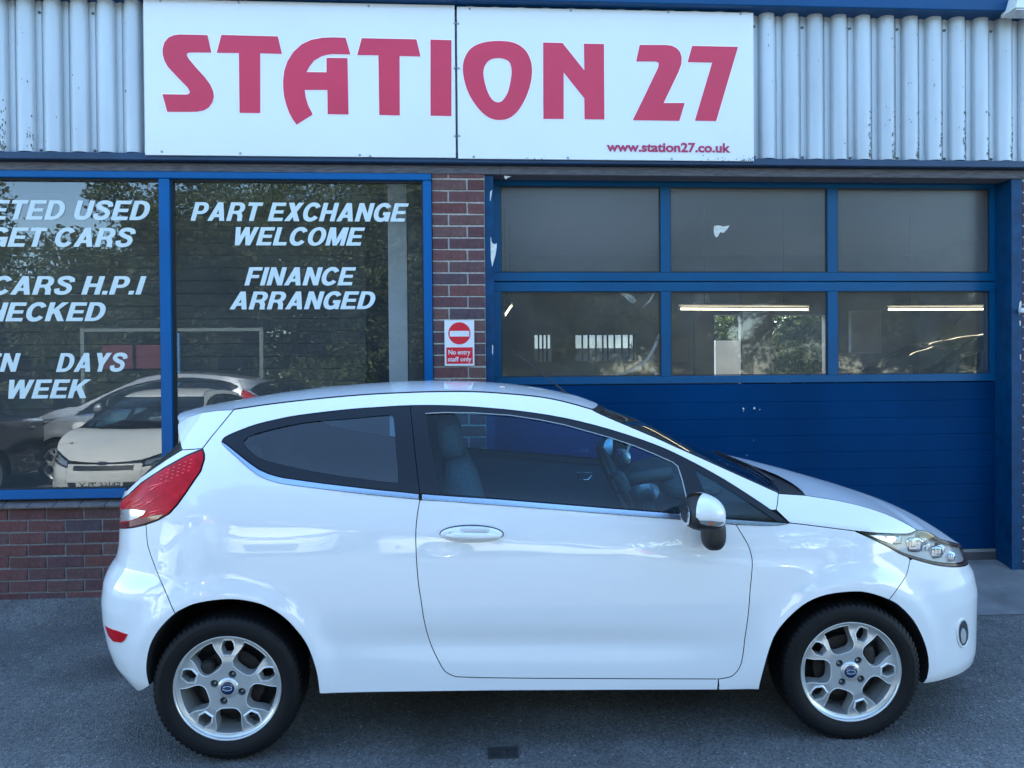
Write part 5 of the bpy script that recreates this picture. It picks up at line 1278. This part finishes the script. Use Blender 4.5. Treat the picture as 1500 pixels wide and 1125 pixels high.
# ------------------------------------------------------------------ across the yard: what the shop window and the paintwork reflect
def other_car(x, y, ang, paint, label, scale=(1, 1, 1), group=None, z=None):
    c = copy_tree(CAR, None, {white_paint: paint} if paint else None)
    c.name = 'parked_car'; c['label'] = label
    if group: c['group'] = group
    c.matrix_world = Matrix.Translation((x, y, gz(y)-.002 if z is None else z)) @ Matrix.Rotation(ang, 4, 'Z') @ Matrix.Diagonal((*scale, 1))
    return c
cream = mat('cream_white_paint', (.74, .73, .68), rough=.45, coat=1)
maroon = mat('dark_grey_red', (.05, .05, .06), rough=.35, coat=1, metal=.3)
G_ = 'cars parked across the yard'
pw = at(141, 700, 8.55); k1 = other_car(pw[0], 1.35-2.05, radians(90), cream, 'white hatchback facing the shop window, seen in its glass with registration EN66 ZLX', (.95, .95, 1.02), G_)
# its plate and badge
pl = MB(); pl.box(2.125, 2.133, -.26, .26, .385, .495); P_ = pl.build('number_plate', mat('plate_white', (.75, .75, .72), rough=.4), k1)
v, f = text_mesh('EN66 ZLX', bold=.018); v = v-(v.min(0)+v.max(0))/2; v = v*np.array([.46/np.ptp(v[:, 0]), .075/np.ptp(v[:, 1])])
MB().add([(2.135, q[0], .44+q[1]) for q in v], f).build('plate_lettering', black_plastic, P_)
other_car(-5.1, -3.45, radians(180), silver_paint, 'grey tall estate car standing side on behind the white hatchback', (1.1, 1.0, 1.25), G_)
other_car(-7.5, -2.6, radians(-90), maroon, 'dark car with red tail lamp turned away at the far left of the window reflection', (1, 1, 1.05), G_)
other_car(-2.75, -7.2, radians(90), cream, 'white car behind the right end of the grey estate car', (1, 1, 1.12), G_)
other_car(.9, -4.6, radians(176), cream, 'white car standing side on in the middle of the yard, mirrored in the paintwork', (1, 1, 1), G_)
other_car(4.3, -5.2, radians(90), silver_paint, 'silver car parked in the row across the yard', (1, 1, 1), G_)
other_car(6.9, -5.0, radians(88), cream, 'white car at the right end of the row across the yard', (1, 1, 1.05), G_)
other_car(at(1390, 520, 7.4)[0]+.2, 7.6, radians(178), grey_paint, 'dark car standing inside the workshop behind the right pane of the door', (1, 1, 1.2), 'cars inside the workshop', z=.17)
other_car(at(1165, 545, 9.6)[0]-.3, 9.4, radians(180), cream, 'white car standing deep inside the workshop behind the middle pane', (1, 1, .93), 'cars inside the workshop', z=.17)
# grey steel portal with red notice boards
PX = -6.9
fp = empty('steel_portal', (-5.6, -5.6, gz(-5.6)), label='grey steel portal frame across the yard with two red boards hung in it', cat='frame')
m_ = MB(); hgt = 2.75
m_.box(-1.9, -1.83, -.05, .05, 0, hgt); m_.box(1.53, 1.6, -.05, .05, 0, hgt); m_.box(-1.829, 1.529, -.04, .04, hgt-.07, hgt-.005); m_.build('frame', frame_m, fp)
for x in (-1.5, -.85): MB().box(x, x+.58, -.03, .03, 1.95, 2.42, bev=.01).build('board', mat('board_red', (.13, .03, .045), rough=.5) if x < -1 else MATS['board_red'], fp)
MB().box(-.12, -.02, -.04, .04, 0, hgt-.101).build('post', mat('post_blue', (.1, .3, .6), rough=.5), fp)

# trees: trunk, limbs and leaf clumps
def make_tree(seed, H=9.0, Rc=3.6, nleaf=26000, lm=leaf_m):
    r = np.random.default_rng(seed); t = MB(); t.tube([(0, 0, -.3), (.1, 0, H*.22), (-.1, .1, H*.45), (.1, -.1, H*.75)], [.24, .19, .13, .04], 8)
    cl = []
    for k in range(26):
        a = r.uniform(0, 2*pi); z0 = H*r.uniform(.18, .62); L = Rc*r.uniform(.45, .98); z1 = z0+L*r.uniform(.1, .9)
        e = (L*cos(a), L*sin(a), min(z1, H*.95)); t.tube([(0, 0, z0), (e[0]*.5, e[1]*.5, z0+(e[2]-z0)*.6), e], [.07, .045, .012], 5)
        for s_ in (.55, .8, 1.0): cl.append((e[0]*s_, e[1]*s_, z0+(e[2]-z0)*s_, Rc*r.uniform(.16, .34)))
    for k in range(34):
        a = r.uniform(0, 2*pi); q = r.uniform(.2, 1)**.5; z = r.uniform(.22, 1.0); rad = Rc*(1-(abs(z-.55)/.52)**2.2)*q; cl.append((rad*cos(a), rad*sin(a), H*z, Rc*r.uniform(.16, .32)))
    cl = np.array(cl); idx = r.integers(0, len(cl), nleaf); d = r.normal(size=(nleaf, 3)); d /= np.linalg.norm(d, axis=1)[:, None]
    c = cl[idx, :3]+d*(cl[idx, 3]*r.uniform(.2, 1, nleaf)**.5)[:, None]*np.array([1.15, 1.15, .8])
    u = r.normal(size=(nleaf, 3)); u /= np.linalg.norm(u, axis=1)[:, None]; w_ = np.cross(u, r.normal(size=(nleaf, 3))); w_ /= np.linalg.norm(w_, axis=1)[:, None]
    s = r.uniform(.045, .095, nleaf)[:, None]
    V = np.stack([c-u*s, c-w_*s*.5, c+u*s, c+w_*s*.5], 1).reshape(-1, 3); Fq = np.arange(nleaf*4).reshape(-1, 4)
    me = bpy.data.meshes.new('crown'); me.vertices.add(len(V)); me.vertices.foreach_set('co', V.ravel()); me.loops.add(nleaf*4); me.loops.foreach_set('vertex_index', Fq.ravel())
    me.polygons.add(nleaf); me.polygons.foreach_set('loop_start', np.arange(nleaf)*4); me.materials.append(lm); me.update(); me.validate()
    tr = empty('tree'); t.build('trunk', bark_m, tr, smooth=True); link('crown', me, tr); return tr
TG = 'trees beyond the parked cars'
tA = make_tree(1, 9.5, 3.8, 52000, leaf_m); tB = make_tree(2, 8.0, 3.2, 46000, leaf_m2); tC = make_tree(3, 6.0, 3.0, 38000, leaf_m)
spots = [(tA, -3.6, -10.5, .84, .0, 'tall leafy tree directly behind the grey estate car'), (tB, -7.6, -10.0, .88, 1., 'dark leafy tree behind the steel portal'), (tA, -6.0, -13.2, .88, 2.2, 'tallest tree in the second line between the portal and the estate car'), (tB, -2.2, -14.0, .95, .4, 'big dark tree in the second line behind the two white cars'), (tC, -11.6, -10.5, .9, 2., 'small tree left of the steel portal with open sky beside it'),
         (tB, -.3, -11.0, 1.05, 2.4, 'dark tree between the two white cars across the yard'), (tC, 3.4, -11.2, 1., .6, 'broad low tree behind the silver car'), (tA, 7.6, -12.0, .9, 3., 'tall tree behind the last white car of the row'),
         (tB, -15.5, -12, 1.1, 4., 'dark tree at the far left of the yard'), (tC, 12., -12, 1.2, 5., 'broad tree at the far right of the yard')]
used = set()
for (src, x, y, s_, a, lab) in spots:
    t = src if id(src) not in used else copy_tree(src)
    used.add(id(src)); t.location = (x, y, gz(y)); t.scale = (s_,)*3; t.rotation_euler = (0, 0, a); props(t, lab, 'tree', TG)
# low hedge behind the yard
hn = 26000; r = np.random.default_rng(9); c = np.stack([r.uniform(-18, 16, hn), r.normal(-13.4, .5, hn), gz(-13)+1.7*r.uniform(0, 1, hn)**.8+.25*np.sin(r.uniform(-18, 16, hn))], 1)
u = r.normal(size=(hn, 3)); u /= np.linalg.norm(u, axis=1)[:, None]; w_ = np.cross(u, r.normal(size=(hn, 3))); w_ /= np.linalg.norm(w_, axis=1)[:, None]; s = r.uniform(.07, .16, hn)[:, None]
V = np.stack([c-u*s, c-w_*s*.6, c+u*s, c+w_*s*.6], 1).reshape(-1, 3)
me = bpy.data.meshes.new('hedge'); me.vertices.add(len(V)); me.vertices.foreach_set('co', V.ravel()); me.loops.add(hn*4); me.loops.foreach_set('vertex_index', np.arange(hn*4)); me.polygons.add(hn); me.polygons.foreach_set('loop_start', np.arange(hn)*4); me.materials.append(leaf_m2); me.update(); me.validate()
link('hedge', me, None, label='long leafy hedge closing the far side of the yard', cat='hedge')
# behind the workshop: pale yard wall and a leafy tree seen through the rear openings
wl = empty('yard_wall', (3, 16.5, .1), label='pale rendered wall behind the workshop seen through its rear openings', cat='wall')
MB().box(-7, 9, 0, .2, 0, 1.9, bev=.01).build('wall', fence_m, wl); MB().box(-7, 9, -.03, .23, 1.901, 1.98, bev=.01).build('coping', board_m, wl)
t = copy_tree(tC); t.location = (at(1070, 480, 14.6)[0], 14.8, .1); t.scale = (.62, .55, .62); props(t, 'bright leafy tree in the yard behind the workshop', 'tree'); t['group'] = 'trees behind the workshop'
t = copy_tree(tC); t.location = (at(1230, 480, 14.6)[0], 14.9, .1); t.scale = (.66, .55, .60); t.rotation_euler = (0, 0, 2); props(t, 'second leafy tree further right in the yard behind the workshop', 'tree'); t['group'] = 'trees behind the workshop'
